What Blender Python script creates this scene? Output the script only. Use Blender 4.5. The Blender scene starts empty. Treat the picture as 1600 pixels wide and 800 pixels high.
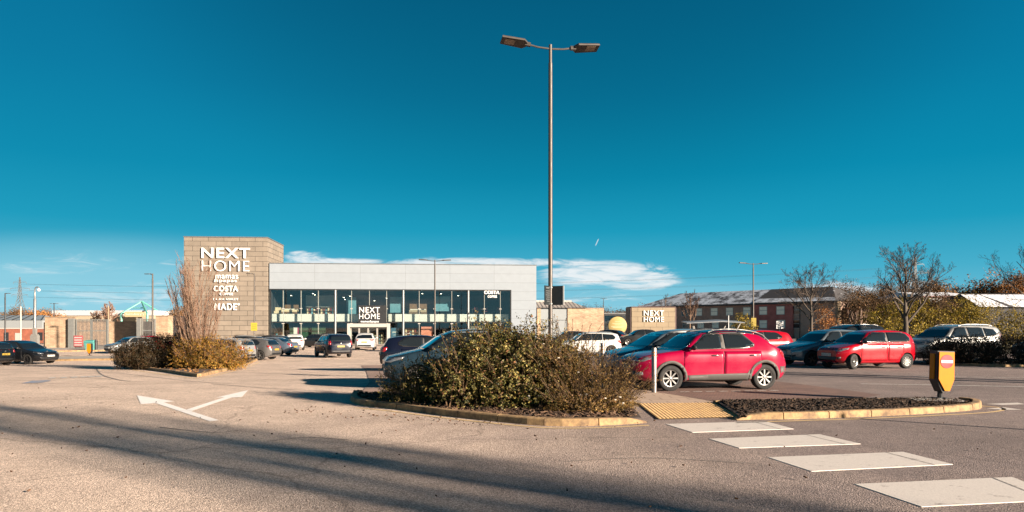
import bpy, bmesh, math, random
from mathutils import Vector, Matrix
from mathutils.bvhtree import BVHTree
from mathutils.geometry import delaunay_2d_cdt
S = bpy.context.scene
C = S.collection
PI = math.pi
# ---------------------------------------------------------------- camera
FPX, HORZ, EYE = 1140.0, 512.0, 1.585
cd = bpy.data.cameras.new('camera'); cam = bpy.data.objects.new('camera', cd); C.objects.link(cam)
cam.location = (0, 0, EYE); cam.rotation_euler = (PI/2, 0, 0)
cd.sensor_width = 36; cd.lens = FPX/1600*36; cd.shift_y = (HORZ-400)/1600
cd.clip_start = 0.1; cd.clip_end = 6000
S.camera = cam
# ---------------------------------------------------------------- light
EXPO = 1.9
S.view_settings.view_transform = 'Standard'; S.view_settings.look = 'None'
S.view_settings.exposure = EXPO; S.view_settings.gamma = 1; S.view_settings.use_curve_mapping = False
SUN_EL = math.radians(14.4)
SUN_H = Vector((0.82, -0.57, 0)).normalized()
SUN = (SUN_H*math.cos(SUN_EL) + Vector((0, 0, math.sin(SUN_EL)))).normalized()
ld = bpy.data.lights.new('sun', 'SUN'); ld.energy = 5.0; ld.angle = math.radians(0.6); ld.color = (1.0, 0.83, 0.67)
lo = bpy.data.objects.new('sun', ld); C.objects.link(lo); lo.rotation_euler = (-SUN).to_track_quat('-Z', 'Y').to_euler()
W = bpy.data.worlds.new('World'); S.world = W; W.use_nodes = True
def world():
    nt = W.node_tree; N = nt.nodes; L = nt.links; N.clear()
    out = N.new('ShaderNodeOutputWorld'); bg = N.new('ShaderNodeBackground'); bg.inputs[1].default_value = 0.1
    L.new(bg.outputs[0], out.inputs[0])
    sky = N.new('ShaderNodeTexSky'); sky.sky_type = 'NISHITA'; sky.sun_disc = False
    sky.sun_elevation = SUN_EL; sky.sun_rotation = math.atan2(SUN_H.x, SUN_H.y)
    tc = N.new('ShaderNodeTexCoord'); sep = N.new('ShaderNodeSeparateXYZ'); L.new(tc.outputs['Generated'], sep.inputs[0])
    def math_(op, a, b=None, clamp=False):
        m = N.new('ShaderNodeMath'); m.operation = op; m.use_clamp = clamp
        for i, v in enumerate((a, b)):
            if v is None: continue
            if isinstance(v, (int, float)): m.inputs[i].default_value = v
            else: L.new(v, m.inputs[i])
        return m.outputs[0]
    # colour of the air by elevation, mixed over the physical sky
    el = math_('MULTIPLY', sep.outputs[2], 1.0)
    r = N.new('ShaderNodeValToRGB'); L.new(el, r.inputs[0])
    e = r.color_ramp.elements
    stops = [(0.0, (.25, .58, .72)), (0.035, (.14, .51, .68)), (0.075, (.060, .43, .61)), (0.13, (.008, .335, .52)), (0.20, (.0, .262, .44)), (0.30, (.0, .200, .370)), (0.40, (.0, .160, .315)), (0.55, (.0, .070, .150)), (1.0, (.001, .022, .060))]
    e[0].position, e[0].color = stops[0][0], (*stops[0][1], 1)
    e[1].position, e[1].color = stops[-1][0], (*stops[-1][1], 1)
    for p, c in stops[1:-1]:
        q = e.new(p); q.color = (*c, 1)
    K = 10/2**EXPO
    sc = N.new('ShaderNodeVectorMath'); sc.operation = 'SCALE'; sc.inputs['Scale'].default_value = K; L.new(r.outputs[0], sc.inputs[0])
    mx = N.new('ShaderNodeMix'); mx.data_type = 'RGBA'; mx.inputs[0].default_value = 0.985
    sk = N.new('ShaderNodeVectorMath'); sk.operation = 'SCALE'; sk.inputs['Scale'].default_value = 0.3; L.new(sky.outputs[0], sk.inputs[0])
    L.new(sk.outputs[0], mx.inputs[6]); L.new(sc.outputs[0], mx.inputs[7])
    # clouds low over the horizon, laid out by direction
    az = math_('DIVIDE', sep.outputs[0], math_('MAXIMUM', math_('ABSOLUTE', sep.outputs[1]), 0.05))
    tv = math_('DIVIDE', sep.outputs[2], math_('MAXIMUM', math_('ABSOLUTE', sep.outputs[1]), 0.05))
    cmb = N.new('ShaderNodeCombineXYZ'); L.new(az, cmb.inputs[0]); L.new(tv, cmb.inputs[1])
    def noise(sx, sy, off, det=6, rough=.6, dist=0.0):
        mp = N.new('ShaderNodeMapping'); mp.inputs['Scale'].default_value = (sx, sy, 1); mp.inputs['Location'].default_value = (off, off*1.7, 0)
        L.new(cmb.outputs[0], mp.inputs[0])
        n = N.new('ShaderNodeTexNoise'); n.inputs['Scale'].default_value = 1; n.inputs['Detail'].default_value = det
        n.inputs['Roughness'].default_value = rough; n.inputs['Distortion'].default_value = dist
        L.new(mp.outputs[0], n.inputs['Vector']); return n.outputs[0]
    def ss(v, a, b):
        m = N.new('ShaderNodeMapRange'); m.interpolation_type = 'SMOOTHSTEP'; L.new(v, m.inputs[0])
        m.inputs[1].default_value = a; m.inputs[2].default_value = b; return m.outputs[0]
    def blob(cx, cy, rx, ry):
        dx = math_('DIVIDE', math_('SUBTRACT', az, cx), rx); dy = math_('DIVIDE', math_('SUBTRACT', tv, cy), ry)
        d = math_('ADD', math_('MULTIPLY', dx, dx), math_('MULTIPLY', dy, dy))
        return math_('SUBTRACT', 1.0, ss(d, 0.0, 1.0))
    tot = None
    nz = noise(11, 60, 3.1, det=10, rough=.66, dist=1.2); nz2 = noise(4, 34, 8.4, det=8)
    for (cx, cy, rx, ry, k) in [(.12, .073, .13, .026, 1.0), (.17, .066, .08, .02, 1.0), (.03, .085, .08, .008, .65), (-.05, .088, .18, .012, 1.0), (-.25, .088, .12, .010, .8), (.44, .047, .10, .022, 1.0),
                                (-.285, .094, .04, .016, .8), (-.62, .085, .16, .028, .38), (-.52, .045, .35, .05, .40), (.05, .038, .20, .03, .5), (.56, .05, .05, .02, .7), (-.44, .085, .12, .016, .4)]:
        b = math_('MULTIPLY', blob(cx, cy, rx, ry), k)
        tot = b if tot is None else math_('MAXIMUM', tot, b)
    sh_ = math_('ADD', math_('MULTIPLY', tot, .85), math_('ADD', math_('MULTIPLY', math_('SUBTRACT', nz, .5), 2.6), math_('MULTIPLY', math_('SUBTRACT', nz2, .5), 1.4)))
    dens = math_('MULTIPLY', math_('MULTIPLY', ss(sh_, .15, 1.0), ss(tot, .0, .6)), .95)
    hz_ = math_('MULTIPLY', math_('MAXIMUM', math_('MULTIPLY', blob(-.62, .03, .52, .11), .70), math_('MULTIPLY', blob(.1, .03, .5, .045), .4)), math_('ADD', .62, math_('MULTIPLY', nz2, .6)))

    # a short vapour trail
    u = math_('SUBTRACT', az, math_('ADD', .1165, math_('MULTIPLY', math_('SUBTRACT', tv, .117), .45)))
    tr = math_('MULTIPLY', math_('SUBTRACT', 1.0, ss(math_('ABSOLUTE', u), .0002, .0011)), math_('SUBTRACT', 1.0, ss(math_('ABSOLUTE', math_('SUBTRACT', tv, .117)), .003, .0055)))
    front = ss(sep.outputs[1], 0.0, 0.1)
    dens = math_('MAXIMUM', dens, math_('MULTIPLY', math_('MULTIPLY', tr, .7), front))
    # the darker band of clear sky square to the sun, then the pale air low on the left
    dk = N.new('ShaderNodeVectorMath'); dk.operation = 'SCALE'; L.new(mx.outputs[2], dk.inputs[0]); L.new(math_('SUBTRACT', 1.0, math_('MULTIPLY', blob(.06, .56, .70, .46), .30)), dk.inputs['Scale'])
    mh = N.new('ShaderNodeMix'); mh.data_type = 'RGBA'; L.new(hz_, mh.inputs[0]); L.new(dk.outputs[0], mh.inputs[6]); mh.inputs[7].default_value = (.38*K, .72*K, .84*K, 1)
    mc = N.new('ShaderNodeMix'); mc.data_type = 'RGBA'; L.new(dens, mc.inputs[0]); L.new(mh.outputs[2], mc.inputs[6])
    mc.inputs[7].default_value = (.86*K, .90*K, .92*K, 1)
    # below the horizon
    lowr = ss(sep.outputs[2], -.02, 0.0)
    ml = N.new('ShaderNodeMix'); ml.data_type = 'RGBA'; L.new(lowr, ml.inputs[0]); ml.inputs[6].default_value = (.12*K, .13*K, .14*K, 1); L.new(mc.outputs[2], ml.inputs[7])
    L.new(ml.outputs[2], bg.inputs[0])
world()
# ---------------------------------------------------------------- coordinates
def sst(a, b, x):
    t = min(1, max(0, (x-a)/(b-a))); return t*t*(3-2*t)
def g(x, y):                                            # the car park falls away to the left and the back
    d = sst(15, 46, y)
    return -0.56*sst(14, -11, x)*d - 0.15*sst(-20, -34, x)*d
def gp(px, py):                                         # ground point under a place in the picture
    dx, dz = (px-800)/FPX, (HORZ-py)/FPX
    lo_, hi_ = 1.0, 600.0
    for _ in range(60):
        m = (lo_+hi_)/2
        if EYE+dz*m > g(dx*m, m): lo_ = m
        else: hi_ = m
    return Vector((dx*lo_, lo_, 0))
def X(px, Y): return (px-800)/FPX*Y
def Z(py, Y): return EYE+(HORZ-py)/FPX*Y
# ---------------------------------------------------------------- materials
_m = {}
def nodes(name):
    m = bpy.data.materials.new(name); m.use_nodes = True; nt = m.node_tree; b = nt.nodes['Principled BSDF']
    return m, nt.nodes, nt.links, b
VF = .60                                                # surfaces that stand in the full sun keep a modest albedo under this exposure
def pbr(name, col, rough=.6, metal=0, var=.12, scale=6, bump=0, bscale=60, coat=0, spec=.5, emit=0, coords='Object', vf=None):
    if name in _m: return _m[name]
    if not emit: col = tuple(c*(VF if vf is None else vf) for c in col)
    m, N, L, b = nodes(name); _m[name] = m
    b.inputs['Roughness'].default_value = rough; b.inputs['Metallic'].default_value = metal
    b.inputs['Coat Weight'].default_value = coat; b.inputs['Coat Roughness'].default_value = .03; b.inputs['Specular IOR Level'].default_value = spec
    b.inputs['Base Color'].default_value = (*col, 1)
    tc = N.new('ShaderNodeTexCoord')
    if var:
        n = N.new('ShaderNodeTexNoise'); n.inputs['Scale'].default_value = scale; n.inputs['Detail'].default_value = 8; L.new(tc.outputs[coords], n.inputs['Vector'])
        r = N.new('ShaderNodeMapRange'); r.inputs[1].default_value = .25; r.inputs[2].default_value = .75; r.inputs[3].default_value = 1-var; r.inputs[4].default_value = 1+var; L.new(n.outputs[0], r.inputs[0])
        h = N.new('ShaderNodeVectorMath'); h.operation = 'SCALE'; h.inputs[0].default_value = col; L.new(r.outputs[0], h.inputs['Scale']); L.new(h.outputs[0], b.inputs['Base Color'])
        r2 = N.new('ShaderNodeMapRange'); r2.inputs[1].default_value = .3; r2.inputs[2].default_value = .7; r2.inputs[3].default_value = max(0, rough-.08); r2.inputs[4].default_value = min(1, rough+.1)
        L.new(n.outputs[0], r2.inputs[0]); L.new(r2.outputs[0], b.inputs['Roughness'])
    if bump:
        n2 = N.new('ShaderNodeTexNoise'); n2.inputs['Scale'].default_value = bscale; n2.inputs['Detail'].default_value = 6; L.new(tc.outputs[coords], n2.inputs['Vector'])
        bp = N.new('ShaderNodeBump'); bp.inputs['Strength'].default_value = bump; bp.inputs['Distance'].default_value = .02; L.new(n2.outputs[0], bp.inputs['Height']); L.new(bp.outputs[0], b.inputs['Normal'])
    if emit:
        b.inputs['Emission Color'].default_value = (*col, 1); b.inputs['Emission Strength'].default_value = emit
    return m
def brick(name, c1, c2, mortar, bw, rh, ms=.012, rough=.85, vert=True, bias=0, offset=.5, bump=.3, sq=1, var=.18):
    if name in _m: return _m[name]
    if vert: c1, c2, mortar = (tuple(c*VF for c in q) for q in (c1, c2, mortar))
    m, N, L, b = nodes(name); _m[name] = m
    tc = N.new('ShaderNodeTexCoord'); vec = tc.outputs['Object']
    if vert:
        s = N.new('ShaderNodeSeparateXYZ'); L.new(vec, s.inputs[0]); a = N.new('ShaderNodeMath'); a.operation = 'ADD'; L.new(s.outputs[0], a.inputs[0]); L.new(s.outputs[1], a.inputs[1])
        c = N.new('ShaderNodeCombineXYZ'); L.new(a.outputs[0], c.inputs[0]); L.new(s.outputs[2], c.inputs[1]); v2 = c.outputs[0]
    else: v2 = vec
    t = N.new('ShaderNodeTexBrick'); L.new(v2, t.inputs['Vector']); t.offset = offset; t.squash = sq
    t.inputs['Color1'].default_value = (*c1, 1); t.inputs['Color2'].default_value = (*c2, 1); t.inputs['Mortar'].default_value = (*mortar, 1)
    t.inputs['Scale'].default_value = 1; t.inputs['Mortar Size'].default_value = ms; t.inputs['Brick Width'].default_value = bw; t.inputs['Row Height'].default_value = rh; t.inputs['Bias'].default_value = bias
    n = N.new('ShaderNodeTexNoise'); n.inputs['Scale'].default_value = 1.3; n.inputs['Detail'].default_value = 10; L.new(vec, n.inputs['Vector'])
    r = N.new('ShaderNodeMapRange'); r.inputs[1].default_value = .3; r.inputs[2].default_value = .7; r.inputs[3].default_value = 1-var; r.inputs[4].default_value = 1+var; L.new(n.outputs[0], r.inputs[0])
    h = N.new('ShaderNodeVectorMath'); h.operation = 'SCALE'; L.new(t.outputs['Color'], h.inputs[0]); L.new(r.outputs[0], h.inputs['Scale']); L.new(h.outputs[0], b.inputs['Base Color'])
    b.inputs['Roughness'].default_value = rough
    if bump:
        bp = N.new('ShaderNodeBump'); bp.inputs['Strength'].default_value = bump; bp.inputs['Distance'].default_value = .01; bp.invert = True
        L.new(t.outputs['Fac'], bp.inputs['Height']); L.new(bp.outputs[0], b.inputs['Normal'])
    return m
def leafmat(name, cols, trans=.25, rough=.5, vf=.85, nsc=2.6):
    if name in _m: return _m[name]
    cols = [tuple(c*vf for c in q) for q in cols]
    m, N, L, b = nodes(name); _m[name] = m
    geo = N.new('ShaderNodeNewGeometry'); r = N.new('ShaderNodeValToRGB'); L.new(geo.outputs['Random Per Island'], r.inputs[0])
    r.color_ramp.interpolation = 'LINEAR'
    e = r.color_ramp.elements; n = len(cols)
    e[0].color = (*cols[0], 1); e[1].color = (*cols[-1], 1)
    for i in range(1, n-1):
        q = e.new(i/(n-1)); q.color = (*cols[i], 1)
    tc = N.new('ShaderNodeTexCoord'); nz_ = N.new('ShaderNodeTexNoise'); nz_.inputs['Scale'].default_value = nsc; nz_.inputs['Detail'].default_value = 3; L.new(tc.outputs['Object'], nz_.inputs['Vector'])
    mr_ = N.new('ShaderNodeMapRange'); L.new(nz_.outputs[0], mr_.inputs[0]); mr_.inputs[1].default_value = .32; mr_.inputs[2].default_value = .68; mr_.inputs[3].default_value = .50; mr_.inputs[4].default_value = 1.45
    hh_ = N.new('ShaderNodeVectorMath'); hh_.operation = 'SCALE'; L.new(r.outputs[0], hh_.inputs[0]); L.new(mr_.outputs[0], hh_.inputs['Scale'])   # some shoots are paler than others
    L.new(hh_.outputs[0], b.inputs['Base Color']); b.inputs['Roughness'].default_value = rough; b.inputs['Specular IOR Level'].default_value = .25
    tr = N.new('ShaderNodeBsdfTranslucent'); L.new(hh_.outputs[0], tr.inputs[0]); mx = N.new('ShaderNodeMixShader'); mx.inputs[0].default_value = trans
    L.new(b.outputs[0], mx.inputs[1]); L.new(tr.outputs[0], mx.inputs[2]); L.new(mx.outputs[0], N['Material Output'].inputs[0])
    return m
def asphalt(name, base, tint, grain=.45, stains=True):
    m, N, L, b = nodes(name); _m[name] = m
    tc = N.new('ShaderNodeTexCoord'); P = tc.outputs['Object']
    def nz(s, d=6, ro=.6):
        n = N.new('ShaderNodeTexNoise'); n.inputs['Scale'].default_value = s; n.inputs['Detail'].default_value = d; n.inputs['Roughness'].default_value = ro; L.new(P, n.inputs['Vector']); return n.outputs[0]
    def mr(v, a, b_, c, d):
        r = N.new('ShaderNodeMapRange'); L.new(v, r.inputs[0]); r.inputs[1].default_value = a; r.inputs[2].default_value = b_; r.inputs[3].default_value = c; r.inputs[4].default_value = d; return r.outputs[0]
    def mul(a, b_):
        q = N.new('ShaderNodeMath'); q.operation = 'MULTIPLY'; L.new(a, q.inputs[0]); L.new(b_, q.inputs[1]); return q.outputs[0]
    vo = N.new('ShaderNodeTexVoronoi'); vo.inputs['Scale'].default_value = 75; L.new(P, vo.inputs['Vector'])
    sepc = N.new('ShaderNodeSeparateColor'); L.new(vo.outputs['Color'], sepc.inputs[0])
    k = mr(sepc.outputs[0], 0, 1, 1-grain, 1+grain)
    k = mul(k, mr(nz(28), .3, .7, .78, 1.22))
    k = mul(k, mr(nz(95, 3, .5), .33, .46, .42, 1.04))
    k = mul(k, mr(nz(.35, 8, .65), .3, .7, .80, 1.16))
    k = mul(k, mr(nz(2.2, 8, .7), .35, .75, 1.08, .86))
    if stains:
        v2 = N.new('ShaderNodeTexVoronoi'); v2.feature = 'DISTANCE_TO_EDGE'; v2.inputs['Scale'].default_value = .16
        mp = N.new('ShaderNodeVectorMath'); mp.operation = 'ADD'; n3 = N.new('ShaderNodeTexNoise'); n3.inputs['Scale'].default_value = .9; n3.inputs['Detail'].default_value = 8; L.new(P, n3.inputs['Vector'])
        L.new(P, mp.inputs[0]); L.new(n3.outputs['Color'], mp.inputs[1]); L.new(mp.outputs[0], v2.inputs['Vector'])
        k = mul(k, mr(v2.outputs['Distance'], 0.001, .006, .72, 1.0))
    v4 = N.new('ShaderNodeTexVoronoi'); v4.inputs['Scale'].default_value = .55; v4.inputs['Randomness'].default_value = 1; mp4 = N.new('ShaderNodeVectorMath'); mp4.operation = 'ADD'; n4 = N.new('ShaderNodeTexNoise'); n4.inputs['Scale'].default_value = 3; n4.inputs['Detail'].default_value = 5; L.new(P, n4.inputs['Vector'])
    sc4 = N.new('ShaderNodeVectorMath'); sc4.operation = 'SCALE'; sc4.inputs['Scale'].default_value = .35; L.new(n4.outputs['Color'], sc4.inputs[0]); L.new(P, mp4.inputs[0]); L.new(sc4.outputs[0], mp4.inputs[1]); L.new(mp4.outputs[0], v4.inputs['Vector'])
    k = mul(k, mr(v4.outputs['Distance'], .04, .17, .74, 1.0))   # oil spots
    h = N.new('ShaderNodeVectorMath'); h.operation = 'SCALE'; L.new(k, h.inputs['Scale'])
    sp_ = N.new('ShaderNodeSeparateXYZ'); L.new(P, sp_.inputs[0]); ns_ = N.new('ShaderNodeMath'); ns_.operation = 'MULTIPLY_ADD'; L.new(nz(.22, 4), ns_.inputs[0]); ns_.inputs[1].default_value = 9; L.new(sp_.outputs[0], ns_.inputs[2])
    glare_fade = mr(ns_.outputs[0], .6, 8.2, 0, 1)            # low sun glare put into the colour: paler tarmac left, darker right
    wm = N.new('ShaderNodeMath'); wm.operation = 'MULTIPLY_ADD'; L.new(nz(.9, 5), wm.inputs[0]); wm.inputs[1].default_value = .5; L.new(glare_fade, wm.inputs[2])
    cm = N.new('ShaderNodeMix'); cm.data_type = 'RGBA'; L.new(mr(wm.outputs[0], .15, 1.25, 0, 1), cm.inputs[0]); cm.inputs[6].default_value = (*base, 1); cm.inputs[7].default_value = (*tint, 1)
    L.new(cm.outputs[2], h.inputs[0]); L.new(h.outputs[0], b.inputs['Base Color']); b.inputs['Roughness'].default_value = .9; b.inputs['Specular IOR Level'].default_value = .25
    bp = N.new('ShaderNodeBump'); bp.inputs['Strength'].default_value = .55; bp.inputs['Distance'].default_value = .012
    L.new(vo.outputs['Distance'], bp.inputs['Height']); L.new(bp.outputs[0], b.inputs['Normal'])
    return m
def glassmat(name, tint=(.75, .85, .85), refl=.05):
    m, N, L, b = nodes(name); _m[name] = m
    t = N.new('ShaderNodeBsdfTransparent'); t.inputs[0].default_value = (*tint, 1); gl = N.new('ShaderNodeBsdfGlossy'); gl.inputs['Roughness'].default_value = .02
    fr = N.new('ShaderNodeLayerWeight'); fr.inputs[0].default_value = .5; pw = N.new('ShaderNodeMath'); pw.operation = 'POWER'; L.new(fr.outputs['Facing'], pw.inputs[0]); pw.inputs[1].default_value = 4; ad = N.new('ShaderNodeMath'); ad.operation = 'ADD'; ad.use_clamp = True; L.new(pw.outputs[0], ad.inputs[0]); ad.inputs[1].default_value = refl
    mx = N.new('ShaderNodeMixShader'); L.new(ad.outputs[0], mx.inputs[0]); L.new(t.outputs[0], mx.inputs[1]); L.new(gl.outputs[0], mx.inputs[2]); L.new(mx.outputs[0], N['Material Output'].inputs[0])
    return m
def worn(name, col, under, scale=9, lo=.42, hi=.58, rough=.7, island=0):
    m, N, L, b = nodes(name); _m[name] = m
    tc = N.new('ShaderNodeTexCoord'); n = N.new('ShaderNodeTexNoise'); n.inputs['Scale'].default_value = scale; n.inputs['Detail'].default_value = 12; n.inputs['Roughness'].default_value = .72; L.new(tc.outputs['Object'], n.inputs['Vector'])
    r = N.new('ShaderNodeMapRange'); r.inputs[1].default_value = lo; r.inputs[2].default_value = hi; L.new(n.outputs[0], r.inputs[0])
    n2 = N.new('ShaderNodeTexNoise'); n2.inputs['Scale'].default_value = 70; n2.inputs['Detail'].default_value = 4; L.new(tc.outputs['Object'], n2.inputs['Vector'])
    c = N.new('ShaderNodeMix'); c.data_type = 'RGBA'; L.new(r.outputs[0], c.inputs[0]); c.inputs[6].default_value = (*under, 1); c.inputs[7].default_value = (*col, 1)
    r2 = N.new('ShaderNodeMapRange'); r2.inputs[1].default_value = .3; r2.inputs[2].default_value = .7; r2.inputs[3].default_value = .86; r2.inputs[4].default_value = 1.08; L.new(n2.outputs[0], r2.inputs[0])
    h = N.new('ShaderNodeVectorMath'); h.operation = 'SCALE'; L.new(c.outputs[2], h.inputs[0]); L.new(r2.outputs[0], h.inputs['Scale']); L.new(h.outputs[0], b.inputs['Base Color'])
    if island:
        geo = N.new('ShaderNodeNewGeometry'); r3 = N.new('ShaderNodeMapRange'); L.new(geo.outputs['Random Per Island'], r3.inputs[0]); r3.inputs[3].default_value = 1-island; r3.inputs[4].default_value = 1+island
        h2 = N.new('ShaderNodeVectorMath'); h2.operation = 'SCALE'; L.new(h.outputs[0], h2.inputs[0]); L.new(r3.outputs[0], h2.inputs['Scale']); L.new(h2.outputs[0], b.inputs['Base Color'])
    b.inputs['Roughness'].default_value = rough
    bp = N.new('ShaderNodeBump'); bp.inputs['Strength'].default_value = .2; bp.inputs['Distance'].default_value = .01; L.new(n2.outputs[0], bp.inputs['Height']); L.new(bp.outputs[0], b.inputs['Normal'])
    return m
# ---------------------------------------------------------------- mesh helpers
class MB:
    def __init__(s): s.v = []; s.f = []; s.m = []; s.mi = 0
    def add(s, vs, fs, mi=None):
        o = len(s.v); s.v += [tuple(p) for p in vs]; s.f += [tuple(i+o for i in f) for f in fs]; s.m += [s.mi if mi is None else mi]*len(fs); return s
    def box(s, x0, x1, y0, y1, z0, z1, mi=None, M=None):
        vs = [Vector((x, y, z)) for z in (z0, z1) for y in (y0, y1) for x in (x0, x1)]
        if M is not None: vs = [M@v for v in vs]
        return s.add(vs, [(0, 2, 3, 1), (4, 5, 7, 6), (0, 1, 5, 4), (2, 6, 7, 3), (0, 4, 6, 2), (1, 3, 7, 5)], mi)
    def tube(s, pts, rad, n=8, mi=None, cap=True):
        pts = [Vector(p) for p in pts]
        if not isinstance(rad, (list, tuple)): rad = [rad]*len(pts)
        vs = []; fs = []; up = None
        for i, p in enumerate(pts):
            t = (pts[min(i+1, len(pts)-1)]-pts[max(i-1, 0)])
            if t.length < 1e-9: t = Vector((0, 0, 1))
            t.normalize()
            if up is None: up = t.orthogonal().normalized()
            else:
                up = up - t*up.dot(t)
                up = up.normalized() if up.length > 1e-6 else t.orthogonal().normalized()
            w = t.cross(up)
            for k in range(n):
                a = 2*PI*k/n; vs.append(p+(up*math.cos(a)+w*math.sin(a))*rad[i])
        for i in range(len(pts)-1):
            for k in range(n):
                a, b_ = i*n+k, i*n+(k+1) % n; fs.append((a, b_, b_+n, a+n))
        if cap and n > 3:
            fs.append(tuple(range(n-1, -1, -1))); fs.append(tuple(range((len(pts)-1)*n, len(pts)*n)))
        return s.add(vs, fs, mi)
    def lathe(s, prof, n=24, M=None, mi=None, close=False):   # profile (r, z) round z
        vs = []; fs = []
        for r, z in prof:
            for k in range(n):
                a = 2*PI*k/n; v = Vector((r*math.cos(a), r*math.sin(a), z)); vs.append(M@v if M is not None else v)
        q = len(prof)
        for i in range(q-1 if not close else q):
            j = (i+1) % q
            for k in range(n):
                k2 = (k+1) % n; fs.append((i*n+k, i*n+k2, j*n+k2, j*n+k))
        return s.add(vs, fs, mi)
    def prism(s, poly, z0, z1, M=None, mi=None):             # polygon in xy pulled along z
        n = len(poly); vs = [Vector((x, y, z0)) for x, y in poly]+[Vector((x, y, z1)) for x, y in poly]
        if M is not None: vs = [M@v for v in vs]
        return s.add(vs, [tuple(range(n-1, -1, -1)), tuple(range(n, 2*n))]+[(i, (i+1) % n, (i+1) % n+n, i+n) for i in range(n)], mi)
    def build(s, name, mats, parent=None, smooth=None, loc=None, rotz=0, **tg):
        me = bpy.data.meshes.new(name); me.from_pydata(s.v, [], s.f)
        for m in (mats if isinstance(mats, (list, tuple)) else [mats]): me.materials.append(m)
        if any(s.m): me.polygons.foreach_set('material_index', s.m)
        if smooth is not None:
            me.polygons.foreach_set('use_smooth', [True]*len(me.polygons))
            if smooth < 179: me.set_sharp_from_angle(angle=math.radians(smooth))
        me.update()
        return link(name, me, parent, loc, rotz, **tg)
def link(name, me, parent=None, loc=None, rotz=0, **tg):
    o = bpy.data.objects.new(name, me); C.objects.link(o)
    if parent is not None: o.parent = parent
    if loc is not None: o.location = loc
    if rotz: o.rotation_euler = (0, 0, rotz)
    for k, v in tg.items(): o[k] = v
    return o
def thing(name, label, category, loc=(0, 0, 0), rotz=0, group=None):
    o = link(name, None, None, loc, rotz, label=label, category=category)
    if group: o['group'] = group
    return o
def tag(o, label, category, group=None):
    o['label'] = label; o['category'] = category
    if group: o['group'] = group
    return o
def struct(name, mb, m, **k):
    o = mb.build(name, m, **k); o['kind'] = 'structure'; return o
def fill(poly, cell=1.0):                                     # triangles inside a 2D outline with inner points
    poly = [Vector((p[0], p[1])) for p in poly]
    pts = []; edges = []
    n = len(poly)
    for i in range(n):
        a, b_ = poly[i], poly[(i+1) % n]; k = max(1, int((b_-a).length/cell))
        for j in range(k): pts.append(a.lerp(b_, j/k))
    nb = len(pts); edges = [(i, (i+1) % nb) for i in range(nb)]
    xs = [p.x for p in poly]; ys = [p.y for p in poly]
    def inside(x, y):
        c = False; j = n-1
        for i in range(n):
            if (poly[i].y > y) != (poly[j].y > y) and x < (poly[j].x-poly[i].x)*(y-poly[i].y)/(poly[j].y-poly[i].y)+poly[i].x: c = not c
            j = i
        return c
    y = min(ys)+cell/2
    while y < max(ys):
        x = min(xs)+cell/2
        while x < max(xs):
            if inside(x, y) and min((Vector((x, y))-p).length for p in pts[:nb]) > cell*.35: pts.append(Vector((x, y)))
            x += cell
        y += cell
    r = delaunay_2d_cdt(pts, edges, [], 1, 1e-6)
    fs = []
    for f in r[2]:
        f = tuple(f)
        a, b_, c = (r[0][i] for i in f[:3])
        if (b_-a).cross(c-a) < 0: f = f[::-1]
        fs.append(f)
    return r[0], fs
def sheet(name, poly, mat, off=.004, cell=1.0, thick=None, **k):
    v, f = fill(poly, cell); mb = MB(); mb.add([(p.x, p.y, g(p.x, p.y)+off) for p in v], f)
    return struct(name, mb, mat, **k)
def pxpoly(pts): return [gp(*p).to_2d() for p in pts]
def smoothline(pts, n=5):                                      # Catmull-Rom through 2D/3D points
    pts = [Vector(p) for p in pts]; out = []
    for i in range(len(pts)-1):
        p0, p1, p2, p3 = pts[max(i-1, 0)], pts[i], pts[i+1], pts[min(i+2, len(pts)-1)]
        for j in range(n):
            t = j/n; out.append(.5*((2*p1)+(p2-p0)*t+(2*p0-5*p1+4*p2-p3)*t*t+(3*p1-p0-3*p2+p3)*t**3))
    out.append(pts[-1]); return out
def text(body, size, depth=.04, offset=0, spacing=1.0):
    cu = bpy.data.curves.new('txt', 'FONT'); cu.body = body; cu.size = size; cu.extrude = depth/2; cu.offset = offset; cu.space_character = spacing
    o = bpy.data.objects.new('txt', cu); C.objects.link(o); dg = bpy.context.evaluated_depsgraph_get()
    me = bpy.data.meshes.new_from_object(o.evaluated_get(dg)); bpy.data.objects.remove(o); return me
def lettering(name, body, mat, parent, x0, x1, z0, z1, y, offset=0, depth=.06, M=None):   # text fitted into a box on a wall facing -y (parent's own axes)
    me = text(body, 1.0, depth, offset, 1.13)
    xs = [v.co.x for v in me.vertices]; ys = [v.co.y for v in me.vertices]
    ax, bx, ay, by = min(xs), max(xs), min(ys), max(ys)
    for v in me.vertices:
        x = x0+(v.co.x-ax)/(bx-ax)*(x1-x0); z = z0+(v.co.y-ay)/(by-ay)*(z1-z0); p = Vector((x, y-depth/2-v.co.z, z)); v.co = M@p if M is not None else p
    me.materials.clear(); me.materials.append(mat); me.name = name
    return link(name, me, parent)
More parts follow.
